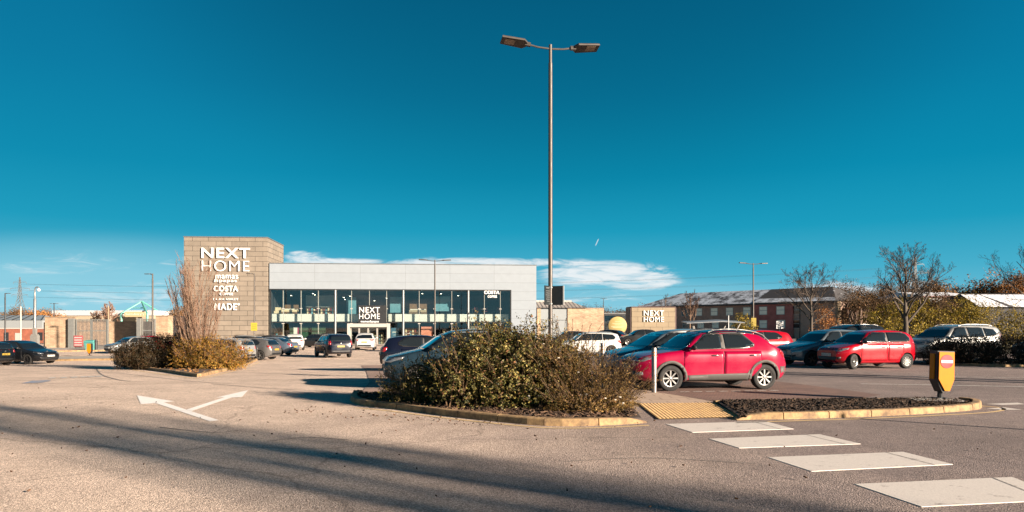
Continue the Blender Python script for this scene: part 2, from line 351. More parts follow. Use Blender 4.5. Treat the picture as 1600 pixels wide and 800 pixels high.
# ---------------------------------------------------------------- materials in use
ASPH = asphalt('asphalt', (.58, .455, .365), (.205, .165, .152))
PAINT = worn('road_paint', (.58, .53, .48), (.30, .26, .235), 4.5, .345, .42)
PAINT2 = worn('arrow_paint', (.82, .79, .75), (.50, .44, .38), 6, .30, .44)
PAINT_OLD = worn('road_paint_old', (.62, .60, .56), (.34, .31, .28), 11, .40, .60)
YELLOWLINE = worn('yellow_line', (.66, .47, .22), (.36, .29, .22), 12, .30, .46)
BLUEP = worn('blue_paint', (.10, .22, .42), (.33, .29, .26), 5, .45, .6)
KERB = worn('kerb_stone', (.34, .22, .10), (.12, .075, .042), 5, .38, .62, .85, .18)
MULCH = worn('bark_mulch', (.075, .042, .026), (.025, .016, .012), 22, .35, .65, .95)
PAVE = brick('paving_slab', (.42, .31, .23), (.36, .27, .20), (.16, .11, .08), .6, .4, .012, vert=False)
TACT = worn('tactile_buff', (.56, .37, .165), (.36, .225, .11), 6, .35, .60, .8)
BLOCK = brick('block_paving', (.20, .115, .085), (.15, .085, .068), (.05, .035, .03), .22, .11, .012, vert=False)
BLOCKL = brick('block_paving_light', (.30, .20, .155), (.25, .165, .13), (.10, .07, .055), .2, .1, .006, vert=False)
CONC = worn('concrete', (.36, .33, .29), (.22, .20, .18), 5, .35, .6, .9)
# ---------------------------------------------------------------- ground
def axis(lo, hi, step, far):
    a = [-far, -far*.6, -far*.35, -far*.2, lo-60, lo-25, lo-8] if lo < 0 else []
    x = lo; r = []
    while x <= hi: r.append(x); x += step
    return r
xs = [-3000, -1500, -700, -350, -180, -110] + axis(-70, 70, 1.4, 0)[0:] + [80, 110, 180, 350, 700, 1500, 3000]
xs = sorted(set([-3000, -1500, -700, -350, -180, -110, 110, 180, 350, 700, 1500, 3000] + [-80+1.25*i for i in range(129)]))
ys = sorted(set([-3000, -1200, -400, -150, -60, -25] + [-10+1.25*i for i in range(89)] + [110, 130, 170, 260, 500, 1000, 2000, 4000]))
mb = MB(); nx = len(xs)
mb.add([(x, y, g(x, y)) for y in ys for x in xs], [(j*nx+i, j*nx+i+1, (j+1)*nx+i+1, (j+1)*nx+i) for j in range(len(ys)-1) for i in range(nx-1)])
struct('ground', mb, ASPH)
# zebra stripes, arrows, lines
def slab(name, poly, mat, h=.012, cell=.5):                   # thick thermoplastic paint with real edges
    v, f = fill(poly, cell); mb = MB(); mb.add([(p.x, p.y, g(p.x, p.y)+h) for p in v], f)
    P = [Vector(p) for p in poly]; k = len(P); A = sum(P[i].x*P[(i+1) % k].y-P[(i+1) % k].x*P[i].y for i in range(k)); P = P if A > 0 else P[::-1]
    for i in range(k):
        a, b_ = P[i], P[(i+1) % k]; mb.add([(a.x, a.y, g(a.x, a.y)-.02), (b_.x, b_.y, g(b_.x, b_.y)-.02), (b_.x, b_.y, g(b_.x, b_.y)+h), (a.x, a.y, g(a.x, a.y)+h)], [(0, 1, 2, 3)])
    return struct(name, mb, mat)
for q in ([(1040, 663), (1082, 676), (1240, 670.5), (1196, 658.5)], [(1108, 686), (1155, 700.5), (1345, 694), (1281, 679)],
          [(1200, 715), (1268, 737), (1489, 726), (1411, 706.5)], [(1335, 757), (1440, 792.5), (1668, 781), (1582, 746)],
          [(1540, 812), (1710, 872), (1990, 852), (1815, 797)]):
    A_, B_, R_, T_ = pxpoly(q); slab('crossing_stripe', [A_, B_, R_, T_], PAINT, .006)
    TARL = worn('paint_join', (.10, .085, .075), (.50, .45, .40), 14, .40, .60, .8); mj = MB(); e0_, e1_ = T_.lerp(A_, .13), R_.lerp(B_, .13); dd_ = (e1_-e0_).normalized(); n_ = Vector((-dd_.y, dd_.x))*.008
    mj.add([(p.x, p.y, g(p.x, p.y)+.0085) for p in (e0_-n_, e1_-n_, e1_+n_, e0_+n_)], [(0, 1, 2, 3)]); struct('paint_joint', mj, TARL)
sheet('arrow_marking', pxpoly([(214, 618), (220, 632), (243, 630.2), (328.5, 659), (342, 657), (256, 629), (272, 627.5)]), PAINT2, .006, .5)
sheet('arrow_marking', pxpoly([(290.5, 641), (299.5, 643), (362, 621.8), (378, 621), (388, 610), (337, 622), (351, 621.3)]), PAINT2, .010, .5)
for a in (82, 100, 116, 131, 143, 155):
    sheet('give_way_dash', pxpoly([(a-6, 590.6-(a-82)*.035), (a-5, 592-(a-82)*.035), (a+5, 591.4-(a-82)*.035), (a+5, 589.8-(a-82)*.035)]), PAINT_OLD, .012, .6)
sheet('blue_bay_marking', pxpoly([(34, 599.5), (50, 595.5), (80, 593.8), (78, 596), (60, 599)]), BLUEP, .012, .6)
def strip(name, pts, w, mat, off=.006):
    P = [Vector(p).to_2d() for p in pts]; mb = MB(); vs = []
    for i, p in enumerate(P):
        t = (P[min(i+1, len(P)-1)]-P[max(i-1, 0)]).normalized(); n = Vector((-t.y, t.x))*w/2
        for q in (p-n, p+n): vs.append((q.x, q.y, g(q.x, q.y)+off))
    mb.add(vs, [(2*i, 2*i+2, 2*i+3, 2*i+1) for i in range(len(P)-1)]); return struct(name, mb, mat)
def pxl(pts, n=6): return smoothline([gp(*p).to_2d() for p in pts], n)
strip('white_line', pxl([(1345, 600), (1420, 601), (1500, 602.5), (1680, 606)]), .14, PAINT_OLD)
strip('white_line', pxl([(1370, 588), (1480, 589), (1640, 591)]), .10, PAINT_OLD)
sheet('junction_marking', pxpoly([(1540, 631.5), (1566, 633.2), (1602, 632), (1590, 629.6)]), PAINT, .006, .4)
sheet('junction_marking', pxpoly([(1541, 638.5), (1566, 641), (1597, 640.5), (1570, 637.0)]), PAINT, .006, .4)
strip('yellow_line', pxl([(556, 637.5), (600, 641.5), (700, 654), (800, 664.5), (860, 669), (930, 668.8), (1014, 665)]), .07, YELLOWLINE)
strip('yellow_line', pxl([(1150, 661), (1240, 658), (1350, 654.5), (1450, 650), (1540, 645), (1568, 640.5), (1560, 637.0), (1532, 634.5)]), .07, YELLOWLINE)
strip('yellow_line', pxl([(196, 576), (250, 584.5), (300, 590.8), (318, 590.6), (350, 583.5), (405, 566)]), .09, YELLOWLINE)
# dark tyre-worn tracks sealed in the lane
TAR = worn('tar_seam', (.12, .105, .095), (.20, .18, .16), 8, .3, .7, .8)
for pts, w in (([(0, 583), (90, 579), (170, 582), (300, 596), (420, 601)], .05), ([(150, 575), (158, 585), (182, 593), (205, 596)], .07), ([(330, 600), (420, 607), (520, 612)], .05),
               ([(880, 722), (1010, 716), (1180, 725)], .02), ([(420, 690), (480, 684), (545, 688)], .03), ([(250, 668), (330, 676), (380, 672)], .03)):
    strip('tar_seam', pxl(pts), w, TAR, .007)
# ---------------------------------------------------------------- kerbs
def kerb(name, pts, side, h=.12, w=.15, stone=.9, h0=None, h1=None):
    P = [Vector(p).to_2d() for p in pts]
    L = [0]
    for a, b_ in zip(P, P[1:]): L.append(L[-1]+(b_-a).length)
    def pos(s):
        for i in range(len(L)-1):
            if s <= L[i+1] or i == len(L)-2:
                t = (s-L[i])/max(1e-6, L[i+1]-L[i]); d = (P[min(i+2, len(P)-1)]-P[i]) if i < len(L)-2 else P[-1]-P[-2]
                return P[i].lerp(P[i+1], t), (P[i+1]-P[i]).normalized()
    mb = MB(); n = max(1, round(L[-1]/stone)); st = L[-1]/n; rnd = random.Random(4)
    for k in range(n):
        sub = 3; rows = []
        dz = rnd.uniform(-.004, .004)
        for j in range(sub+1):
            s = k*st+.009+(st-.018)*j/sub; p, t = pos(s); nn = Vector((-t.y, t.x))*side; f = s/L[-1]
            hh = h
            if h0 is not None: hh = min(hh, h0+s*.22)
            if h1 is not None: hh = min(hh, h1+(L[-1]-s)*.22)
            z = g(p.x, p.y); hh += dz
            prof = [(0, -.05), (0.012, hh-.022), (.026, hh-.005), (.05, hh), (w, hh), (w, -.05)]
            rows.append([(p.x+nn.x*a, p.y+nn.y*a, z+b_) for a, b_ in prof])
        m = len(rows[0]); vs = [v for r in rows for v in r]
        fs = [(j*m+i, j*m+i+1, (j+1)*m+i+1, (j+1)*m+i) for j in range(sub) for i in range(m-1)]+[tuple(range(m)), tuple(range(sub*m+m-1, sub*m-1, -1))]
        if side < 0: fs = [f[::-1] for f in fs]
        mb.add(vs, [f[::-1] for f in fs])
    return struct(name, mb, KERB)
bed1_front = pxl([(556, 617), (548.5, 621), (549, 629), (572, 635), (620, 640), (700, 651), (800, 661.5), (860, 666), (930, 665.5), (1012, 661)], 6)
kerb('kerb', bed1_front, 1, h1=.03)
bed2_front = pxl([(1152, 657), (1180, 655.5), (1240, 655), (1350, 651.5), (1450, 646.5), (1522, 641), (1534, 637), (1530, 632), (1505, 629)], 6)
kerb('kerb', bed2_front, 1, h0=.02)
kerb('kerb', pxl([(1113, 630), (1300, 627), (1460, 626), (1505, 629)], 3), -1, h=.07)
isl = pxl([(183, 565), (186, 570.5), (215, 576), (262, 582.5), (300, 588.5), (316, 588.5), (340, 583), (400, 564.5), (404, 561)], 5)
kerb('kerb', isl, 1)
# beds of bark and the small paving between them
def clean(P): return [Vector(p).to_2d() for p in P]
bed1 = clean(bed1_front) + [Vector((2.5, 15.1)), Vector((1.75, 16.9)), Vector((-1, 17.2)), Vector((-3.3, 16.9))]
bed2 = clean(bed2_front) + clean(pxl([(1460, 626), (1300, 627), (1113, 630)], 3))
def inset(poly, d):
    n = len(poly); A = sum(poly[i].x*poly[(i+1) % n].y-poly[(i+1) % n].x*poly[i].y for i in range(n)); s = 1 if A > 0 else -1
    out = []
    for i in range(n):
        t = (poly[(i+1) % n]-poly[i-1]).normalized(); out.append(poly[i]+Vector((-t.y, t.x))*d*s)
    return out
sheet('planting_bed', inset(bed1, .10), MULCH, .085, .5)
sheet('planting_bed', inset(bed2, .08), MULCH, .05, .5)
islb = clean(isl) + [Vector((gp(385, 556)).to_2d()), Vector((gp(300, 555)).to_2d()), Vector((gp(200, 556)).to_2d())]
sheet('planting_bed', inset(islb, .10), MULCH, .09, .8)
def inpoly(x, y, P):
    c = False; j = len(P)-1
    for i in range(len(P)):
        if (P[i].y > y) != (P[j].y > y) and x < (P[j].x-P[i].x)*(y-P[i].y)/(P[j].y-P[i].y)+P[i].x: c = not c
        j = i
    return c
def chips(name, poly, n, h, size, mat, seed, **k):
    rnd = random.Random(seed); P = inset(poly, .16); x0, x1 = min(p.x for p in P), max(p.x for p in P); y0, y1 = min(p.y for p in P), max(p.y for p in P); mb = MB(); c = 0
    while c < n:
        x, y = rnd.uniform(x0, x1), rnd.uniform(y0, y1)
        if not inpoly(x, y, P): continue
        c += 1
        a = rnd.uniform(0, PI); l = size*rnd.uniform(.4, 1.3); w = l*rnd.uniform(.25, .6); M = Matrix.Translation((x, y, g(x, y)+h+rnd.uniform(0, .03))) @ Matrix.Rotation(a, 4, 'Z') @ Matrix.Rotation(rnd.uniform(-.6, .6), 4, 'X') @ Matrix.Rotation(rnd.uniform(-.6, .6), 4, 'Y')
        t = .006
        mb.box(-l/2, l/2, -w/2, w/2, -t, t, M=M)
    o = mb.build(name, mat); o['kind'] = 'stuff'; return o
BARK = leafmat('bark_chips', [(.03, .02, .014), (.09, .05, .03), (.05, .03, .02), (.16, .10, .06), (.035, .022, .016)], .0, .85)
BARKD = leafmat('slate_chips', [(.014, .010, .008), (.035, .022, .014), (.02, .014, .010), (.075, .045, .028), (.012, .009, .007)], .0, .8)
chips('bark_chips', bed1, 3200, .09, .10, BARK, 1)
chips('bark_chips', bed2, 5200, .055, .075, BARKD, 2)
FALLEN = leafmat('fallen_leaves', [(.22, .10, .04), (.30, .15, .05), (.14, .07, .03), (.34, .20, .09)], .1, .7)
chips('fallen_leaves', islb, 900, .10, .14, FALLEN, 3)
litter = [Vector((-9, 5)), Vector((8, 5)), Vector((9, 12)), Vector((-3.5, 13)), Vector((-12, 20)), Vector((-16, 16))]
chips('fallen_leaves', litter, 110, .010, .030, leafmat('road_leaves', [(.05, .03, .02), (.12, .06, .03), (.03, .02, .015), (.09, .05, .025)], .0, .9), 8)
chips('fallen_leaves', [Vector((-4.4, 13.2)), Vector((-1, 11.6)), Vector((2.3, 11.7)), Vector((2.3, 12.2)), Vector((.5, 11.95)), Vector((-4.0, 14.6))], 90, .010, .032, leafmat('road_leaves', [], .0, .9), 9)
# concrete pad under the keep-left bollard
sheet('bollard_pad', [Vector((8.35, 15.05)), Vector((9.3, 14.75)), Vector((9.45, 15.4)), Vector((8.5, 15.75))], CONC, .085, .5)
# dropped crossing with blister paving
tq = [Vector((2.52, 12.55)), Vector((4.05, 12.85)), Vector((4.22, 15.25)), Vector((2.62, 15.1))]
sheet('tactile_paving', tq, TACT, .018, .5)
mb = MB()
for i in range(22):
    for j in range(35):
        u, v = (i+.5)/22, (j+.5)/35; p = (tq[0]*(1-u)+tq[1]*u)*(1-v)+(tq[3]*(1-u)+tq[2]*u)*v
        mb.lathe([(.021, .016), (.015, .026), (.001, .027)], 6, Matrix.Translation((p.x, p.y, g(p.x, p.y))))
struct('tactile_blisters', mb, TACT)
path = [tq[3], tq[2], Vector((4.25, 15.7)), Vector((3.85, 17.0)), Vector((3.5, 17.9)), Vector((2.6, 21.9)), Vector((0.5, 31)), Vector((-1.1, 31)), Vector((1.0, 21.9)), Vector((1.8, 17.4))]
sheet('walkway', path, PAVE, .014, .8)
# block paved bays either side of the walkway
bayR = [Vector((4.3, 15.75)), Vector((7.4, 15.9)), Vector((8.7, 17.2)), Vector((8.2, 20)), Vector((5.6, 31)), Vector((.55, 31)), Vector((2.65, 21.9)), Vector((3.55, 17.9)), Vector((3.9, 17.0))]
sheet('bay_paving', bayR, BLOCK, .008, 1.0)
bayL = [Vector((-3.55, 17.0)), Vector((1.75, 17.3)), Vector((.95, 21.9)), Vector((-1.15, 31)), Vector((-3.3, 40)), Vector((-8.3, 40)), Vector((-6.2, 31)), Vector((-4.3, 22))]
sheet('bay_paving', bayL, BLOCKL, .010, 1.0)
bayF = [Vector((11.0, 28.5)), Vector((17.2, 29.9)), Vector((13.4, 48)), Vector((7.0, 46.6))]
sheet('bay_paving', bayF, BLOCKL, .008, 1.2)
for k in range(8):                                        # bay divider of white blocks
    a = gp(1063+k*20, 613.2-k*.28).to_2d(); d = Vector((.97, .23))
    strip('bay_marker', [a, a+d*.24], .09, PAINT_OLD, .016)
for bx, by, n in ((-3.9, 19.3, 5), (-4.3, 21.9, 6)):
    for k in range(n):
        a = Vector((bx+k*.55, by+k*.12)); strip('bay_marker', [a, a+Vector((.24, .055))], .09, PAINT_OLD, .018)
# kerbed edges far off: the strip before the service yard and the store pavement
def farkerb(a, b_, side=1): kerb('kerb', [gp(*a), gp(*b_)], side, h=.14, w=.2, stone=2)
farkerb((60, 564.5), (214, 562.5)); farkerb((215, 558), (60, 559))
sheet('traffic_island', [gp(60, 564).to_2d(), gp(214, 562).to_2d(), gp(215, 558).to_2d(), gp(60, 559).to_2d()], CONC, .125, 2)
farkerb((-40, 552), (182, 548.5))
sheet('yard_apron', [Vector((-75, 72)), Vector((-44, 77.5)), Vector((-43, 90)), Vector((-76, 87))], CONC, .02, 3)
STOREPAVE = brick('store_pavement', (.40, .34, .29), (.36, .30, .26), (.18, .15, .13), .9, .6, .012, vert=False)
sheet('store_pavement', [Vector((-43, 84.5)), Vector((8, 89)), Vector((8, 95.3)), Vector((-43, 90.8))], STOREPAVE, .06, 3)
# planted verge and the kerb before the hedge on the far right
kerb('kerb', [gp(1490, 571), gp(1560, 573.5), Vector((27, 29.2, 0))], 1, h=.1)
DIRT = worn('verge_soil', (.10, .085, .05), (.05, .045, .03), 4, .35, .65, .95)
sheet('verge', [Vector((18.2, 30.8)), Vector((27, 29.3)), Vector((28, 31)), Vector((18.8, 32))], DIRT, .07, 1)
sheet('verge', [Vector((23, 44)), Vector((70, 40)), Vector((120, 70)), Vector((60, 92)), Vector((30, 70))], DIRT, .02, 5)
# ---------------------------------------------------------------- buildings
class Wall:                                               # a vertical plane in plan: pixel -> its own (u, z)
    def __init__(s, X0, Y0, ang, base):
        s.X0, s.Y0, s.a, s.B = X0, Y0, ang, base; s.c, s.s = math.cos(ang), math.sin(ang)
    def u(s, px, d=0):                                    # d: metres behind the plane
        k = (px-800)/FPX; x0, y0 = s.X0-s.s*d, s.Y0+s.c*d
        return (k*y0-x0)/(s.c-k*s.s)
    def z(s, px, py, d=0):
        return Z(py, s.Y0+s.c*d+s.u(px, d)*s.s)-s.B
    def loc(s): return (s.X0, s.Y0, s.B)
CLAD = brick('stone_cladding', (.30, .250, .195), (.245, .205, .16), (.075, .063, .052), 1.9, .62, .028, sq=1, bump=.5, var=.10)
WHITE = brick('white_panel', (.345, .395, .44), (.33, .38, .425), (.18, .20, .22), 5.7, 1.15, .014, offset=0, bump=.25, rough=.55, var=.04)
LETTER = pbr('letter_white', (.80, .79, .77), .4, var=.03, vf=.85)
STEEL = pbr('grey_steel', (.30, .31, .31), .45, .6, var=.08)
PALE = pbr('pale_frame', (.55, .52, .47), .5, var=.05)
DARK = pbr('dark_frame', (.02, .022, .024), .5, var=.1)
GLASS = glassmat('shop_glass', (.86, .90, .89), .07)
INT_D = pbr('interior_dark', (.035, .035, .038), .8, var=.2, scale=1)
INT_W = pbr('interior_white', (.66, .64, .58), .7, var=.05, scale=2, vf=.9)
INT_F = pbr('interior_floor', (.20, .17, .14), .6, var=.15)
BULB = pbr('lit_lamp', (1.0, .86, .62), .5, var=0, emit=4)
def mat_plain(n, c, r=.6, **k): return pbr(n, c, r, **k)
W1 = Wall(-30.7, 92.0, math.atan(.0874), -.64)
store = thing('store_building', 'white panelled two storey shop with tall stone clad sign tower and glass front', 'building', W1.loc(), W1.a)
tL, tR = W1.u(289), W1.u(419); tH = W1.z(289, 371)
mb = MB(); mb.box(tL, tR, -.35, 8.6, 0, tH); tower = mb.build('tower_wall', CLAD, store)
mb = MB(); mb.box(tL-.06, tR+.06, -.41, 8.66, tH, tH+.12); mb.build('coping', STEEL, tower)
fL, fR = tR, W1.u(838); pH = W1.z(600, 413); gT = W1.z(600, 452); gR = W1.u(799); gL = W1.u(421)
mb = MB(); mb.box(gL, gR, 0, .4, gT, pH); mb.box(gR, fR, 0, .4, 0, pH); mb.box(fR-.4, fR, .4, 28, 0, pH); mb.box(fL-10, fR, 28, 28.4, 0, pH); mb.build('white_wall', WHITE, store)
mb = MB(); mb.box(gL, fR+.05, -.06, .46, pH, pH+.09); mb.build('coping', STEEL, store)
mb = MB(); mb.box(fL-10, fR-.4, 8.7, 28, pH-.9, pH-.7); mb.box(gL, fR-.4, .4, 8.7, pH-.9, pH-.7); mb.build('roof', STEEL, store)
# shop front: floors, ceilings, back walls
b0, b1 = W1.z(500, 502.3), W1.z(500, 490.3)
mb = MB(); mb.box(gL+.1, W1.u(559), .95, 1.25, b0, b1); mb.box(W1.u(606), gR-.3, .95, 1.25, b0, b1); mb.build('floor_edge_band', INT_W, store)
mb = MB(); mb.box(gL+.1, gR-.1, 1.25, 12, b1-.25, b1-.05); mb.box(gL, gR, .4, 12, .0, .05); mb.build('floor', INT_F, store)
mb = MB(); mb.box(gL, gR, .4, 12, gT, gT+.15); mb.box(gL, gR, 1.3, 12, b0+.02, b0+.12); mb.build('ceiling', pbr('ceiling_grey', (.30, .29, .28), .8, var=.05), store)
mb = MB(); mb.box(gL, gR, 12, 12.2, 0, gT+.2); mb.box(gL-.0, gL+.1, .4, 12, 0, gT); mb.box(gR-.05, gR+.1, .4, 12, 0, gT); mb.build('back_wall', INT_D, store)
mb = MB(); mb.box(gL, gR, -.02, .10, gT-.12, gT); mb.box(gR-.14, gR, -.02, .10, 0, gT-.12); mb.box(gL, gL+.16, -.03, .10, 0, gT-.12); mb.build('opening_trim', DARK, store)
cols = [421, 524, 630, 731.5, 798]
fins = [442, 470, 497, 549, 577, 604, 655, 679, 706, 757, 782]
allp = sorted(cols+fins)
for a, b_ in zip(allp, allp[1:]):
    mb = MB(); mb.box(W1.u(a)+.03, W1.u(b_)-.03, .12, .145, .12, gT-.13); mb.build('window', GLASS, store)
for p in cols[1:-1]:
    mb = MB(); mb.tube([(W1.u(p), -.12, 0), (W1.u(p), -.12, gT-.12)], .15, 10); mb.build('column', STEEL, store, smooth=40)
for p in fins:
    mb = MB(); mb.box(W1.u(p)-.025, W1.u(p)+.025, .15, .42, .12, gT-.13)
    for zz in (1.2, 2.7, 4.6): mb.box(W1.u(p)-.16, W1.u(p)+.16, .08, .20, zz, zz+.10)
    mb.build('glass_fin', PALE, store)
mb = MB(); mb.box(gL, gR, .05, .2, b0-.16, b0-.06); mb.build('transom', DARK, store)
# entrance: dark sign panel, pale portal and sliding doors
e0, e1 = W1.u(560), W1.u(604)
mb = MB(); mb.box(e0, e1, -.10, .06, W1.z(582, 506), W1.z(582, 477)); ep = mb.build('entrance_sign_panel', DARK, store)
lettering('sign_lettering', 'NEXT', LETTER, store, W1.u(561.5), W1.u(593.5), W1.z(577, 488.5), W1.z(577, 480), -.11, .004)
lettering('sign_lettering', 'HOME', LETTER, store, W1.u(561.5), W1.u(593.5), W1.z(577, 498.5), W1.z(577, 490), -.11, -.004)
lettering('sign_lettering', 'mamas&papas', LETTER, store, W1.u(564), W1.u(592), W1.z(577, 504.8), W1.z(577, 500.6), -.11, .02)
zt = W1.z(580, 505.5); zb_ = W1.z(580, 511)
mb = MB(); mb.box(W1.u(544), W1.u(548), -.9, .05, 0, zt); mb.box(W1.u(605.5), W1.u(609.5), -.9, .05, 0, zt); mb.box(W1.u(548), W1.u(605.5), -.88, .05, zb_, zt-.01); mb.build('entrance_portal', PALE, store)
for a, b_ in ((548.5, 562), (562, 576), (576, 590), (590, 605)):
    ua, ub = W1.u(a)+.02, W1.u(b_)-.02; f = .07
    mb = MB(); mb.box(ua, ua+f, -.5, -.42, .02, zb_-.02); mb.box(ub-f, ub, -.5, -.42, .02, zb_-.02); mb.box(ua+f, ub-f, -.5, -.42, zb_-.14, zb_-.02); mb.box(ua+f, ub-f, -.5, -.42, .02, .12)
    d = mb.build('door', PALE, store); mb = MB(); mb.box(ua+f, ub-f, -.47, -.45, .12, zb_-.14); mb.build('pane', GLASS, d)
# tower and window lettering
def tl(body, x0, x1, y0, y1, off=0, par=None):
    xm = (x0+x1)/2; lettering('sign_lettering', body, LETTER, store, W1.u(x0, -.35), W1.u(x1, -.35), W1.z(xm, y1, -.35), W1.z(xm, y0, -.35), -.43, off, .12)
tl('NEXT', 315.5, 391, 387.5, 403.5, .012); tl('HOME', 316, 390, 407.5, 424, -.011)
tl('mamas', 337.5, 372.5, 429.5, 435.5, .006); tl('&papas', 335, 370.5, 435.8, 442.5, .006)
tl('COSTA', 334.5, 372.5, 446.5, 455.5, .03); tl('COFFEE', 344, 364.5, 457.5, 461.5, .015)
tl('LAURA ASHLEY', 334, 372.5, 466, 469.3, .0); tl('MADE', 336, 370.5, 474, 484.5, .012)
mb = MB(); M0 = Matrix.Translation((W1.u(373, -.35), -.36, W1.z(373, 475.5, -.35))) @ Matrix.Rotation(PI/2, 4, 'X'); mb.lathe([(.0, .1), (.13, .1), (.13, 0)], 14, M0); mb.build('sign_lettering', LETTER, store)
lettering('sign_lettering', 'COSTA', LETTER, store, W1.u(756.5), W1.u(780.5), W1.z(768, 459.5), W1.z(768, 453.6), .06, .05, .06)
lettering('sign_lettering', 'COFFEE', LETTER, store, W1.u(762), W1.u(776.5), W1.z(768, 465.2), W1.z(768, 461.5), .06, .04, .06)
# wall light and camera on the pier
mb = MB(); M0 = Matrix.Translation((W1.u(831), -.02, W1.z(831, 494))) @ Matrix.Rotation(PI/2, 4, 'X'); mb.lathe([(0, .12), (.15, .10), (.17, 0)], 14, M0); mb.build('wall_lamp', pbr('rust_lamp', (.28, .15, .08), .5, .3), store, smooth=40)
# spot lamps under the upper ceiling
for (a, y, d) in ((430, 458, 3), (489, 459, 2.5), (492, 461, 4), (537, 465, 5), (539, 468, 4), (585, 470, 5), (660, 459, 3), (689, 459, 3), (547, 463, 4), (716, 462, 4), (604, 466, 6), (455, 462, 5)):
    mb = MB(); u = W1.u(a, d); z = W1.z(a, y, d); mb.lathe([(0, 0), (.07, .0), (.09, .12), (.05, .2), (.02, .21), (.02, gT-z)], 8, Matrix.Translation((u, d, z)), 1); mb.lathe([(0, -.005), (.085, -.005), (.09, .03)], 8, Matrix.Translation((u, d, z)), 0)
    mb.build('ceiling_lamp', [BULB, DARK], store)
# ---- displays behind the glass (each stands on a floor of the shop)
def shop(name, label, cat, u, d, z, mbs):
    t = thing(name, label, cat, tuple(Matrix.Translation(W1.loc()) @ Matrix.Rotation(W1.a, 4, 'Z') @ Vector((u, d, z))), W1.a, 'furniture displayed behind the shop glass')
    for n, m, q in mbs: q.build(n, m, t)
CREAM = pbr('cream_fabric', (.58, .47, .30), .85, var=.1, vf=1.0); TIMBER = pbr('timber_brown', (.24, .13, .06), .6, var=.25, scale=3); GREYF = pbr('grey_fabric', (.25, .26, .27), .9, var=.1)
BLUEG = pbr('blue_green_board', (.10, .24, .29), .7, var=.1, vf=1.0); SALMON = pbr('salmon_board', (.55, .20, .13), .7, var=.15, scale=2, vf=1.0); GREENB = pbr('green_board', (.03, .11, .06), .7, var=.15); MAG = pbr('magenta_board', (.42, .03, .14), .6, var=.1); REDF = pbr('red_fabric', (.30, .05, .05), .8, var=.1)
def sofa(w, m):
    a = MB(); a.box(-w/2, w/2, -.45, .45, .12, .45); b = MB(); b.box(-w/2, w/2, .25, .5, .45, .92); c = MB(); c.box(-w/2-.18, -w/2, -.45, .5, .1, .66); d = MB(); d.box(w/2, w/2+.18, -.45, .5, .1, .66)
    return [('seat', m, a), ('backrest', m, b), ('armrest', m, c), ('armrest', m, d)]
def bed(w, m, hb):
    a = MB(); a.box(-w/2, w/2, -1, 1, .1, .34); b = MB(); b.box(-w/2+.04, w/2-.04, -.98, .95, .34, .62); c = MB(); c.box(-w/2, w/2, 1, 1.12, 0, hb); d = MB(); d.box(-w/2+.1, -.06, .5, .93, .62, .76); e = MB(); e.box(.06, w/2-.1, .5, .93, .62, .76)
    return [('bed_frame', TIMBER, a), ('mattress', m, b), ('headboard', TIMBER, c), ('pillow', INT_W, d), ('pillow', INT_W, e)]
def shelf(w, h, n, m):
    a = MB(); a.box(-w/2, -w/2+.05, -.2, .2, 0, h); a.box(w/2-.05, w/2, -.2, .2, 0, h); a.box(-w/2+.05, w/2-.05, .17, .2, 0, h); out = [('carcass', m, a)]
    for i in range(n+1):
        b = MB(); zz = i*(h-.04)/n; b.box(-w/2+.055, w/2-.055, -.2, .165, zz, zz+.04); out.append(('shelf', m, b))
    rnd = random.Random(int(w*100)); b = MB()
    for i in range(n):
        zz = i*(h-.04)/n+.04
        for k in range(int(w/.3)):
            x = -w/2+.2+k*.3; hh = rnd.uniform(.1, (h/n)-.12); b.box(x-.09, x+.09, -.12, .08, zz, zz+hh, mi=k % 3)
    out.append(('vases', [CREAM, REDF, BLUEG], b)); return out
def screen(w, h, m, stand=.0):
    a = MB(); a.box(-w/2, w/2, -.04, .04, stand, stand+h); b = MB(); b.box(-w/2, -w/2+.3, -.2, .2, 0, .03); b.box(w/2-.3, w/2, -.2, .2, 0, .03); b.box(-w/2+.1, -w/2+.16, -.03, .03, .03, stand+.02); b.box(w/2-.16, w/2-.1, -.03, .03, .03, stand+.02)
    return [('board', m, a), ('foot', DARK, b)]
UP = b1-.05
shop('display_bed', 'cream double bed with timber headboard upstairs behind the leftmost glass', 'bed', W1.u(453, 2.6), 2.6, UP, bed(1.8, CREAM, 1.3))
shop('display_sofa', 'cream sofa upstairs at the tower end of the glass front', 'sofa', W1.u(431, 2.4), 2.4, UP, sofa(1.5, CREAM))
shop('shelf_unit', 'long low timber shelf unit with vases upstairs left of the first column', 'shelf', W1.u(500, 2.0), 2.0, UP, shelf(3.6, .95, 2, TIMBER))
shop('display_screen', 'tall pale grey display board upstairs above the long shelf unit', 'display board', W1.u(503, 5), 5, UP, screen(4.2, 2.3, pbr('pale_board', (.30, .32, .32), .8, var=.1, vf=1.0), .3))
shop('display_screen', 'blue green framed display board upstairs left of the entrance sign', 'display board', W1.u(549, 3), 3, UP, screen(1.25, 2.2, BLUEG, .1))
shop('display_bed', 'wide upholstered bed upstairs right of the second column', 'bed', W1.u(653, 3), 3, UP, bed(2.3, pbr('sand_fabric', (.33, .25, .16), .85, var=.1, vf=1.0), 1.5))
shop('display_screen', 'dark blue display board upstairs just left of the second column', 'display board', W1.u(619, 4), 4, UP, screen(1.6, 2.1, BLUEG, .3))
shop('display_screen', 'grey blue display board upstairs between second and third columns', 'display board', W1.u(692, 4), 4, UP, screen(2.0, 2.0, BLUEG, .5))
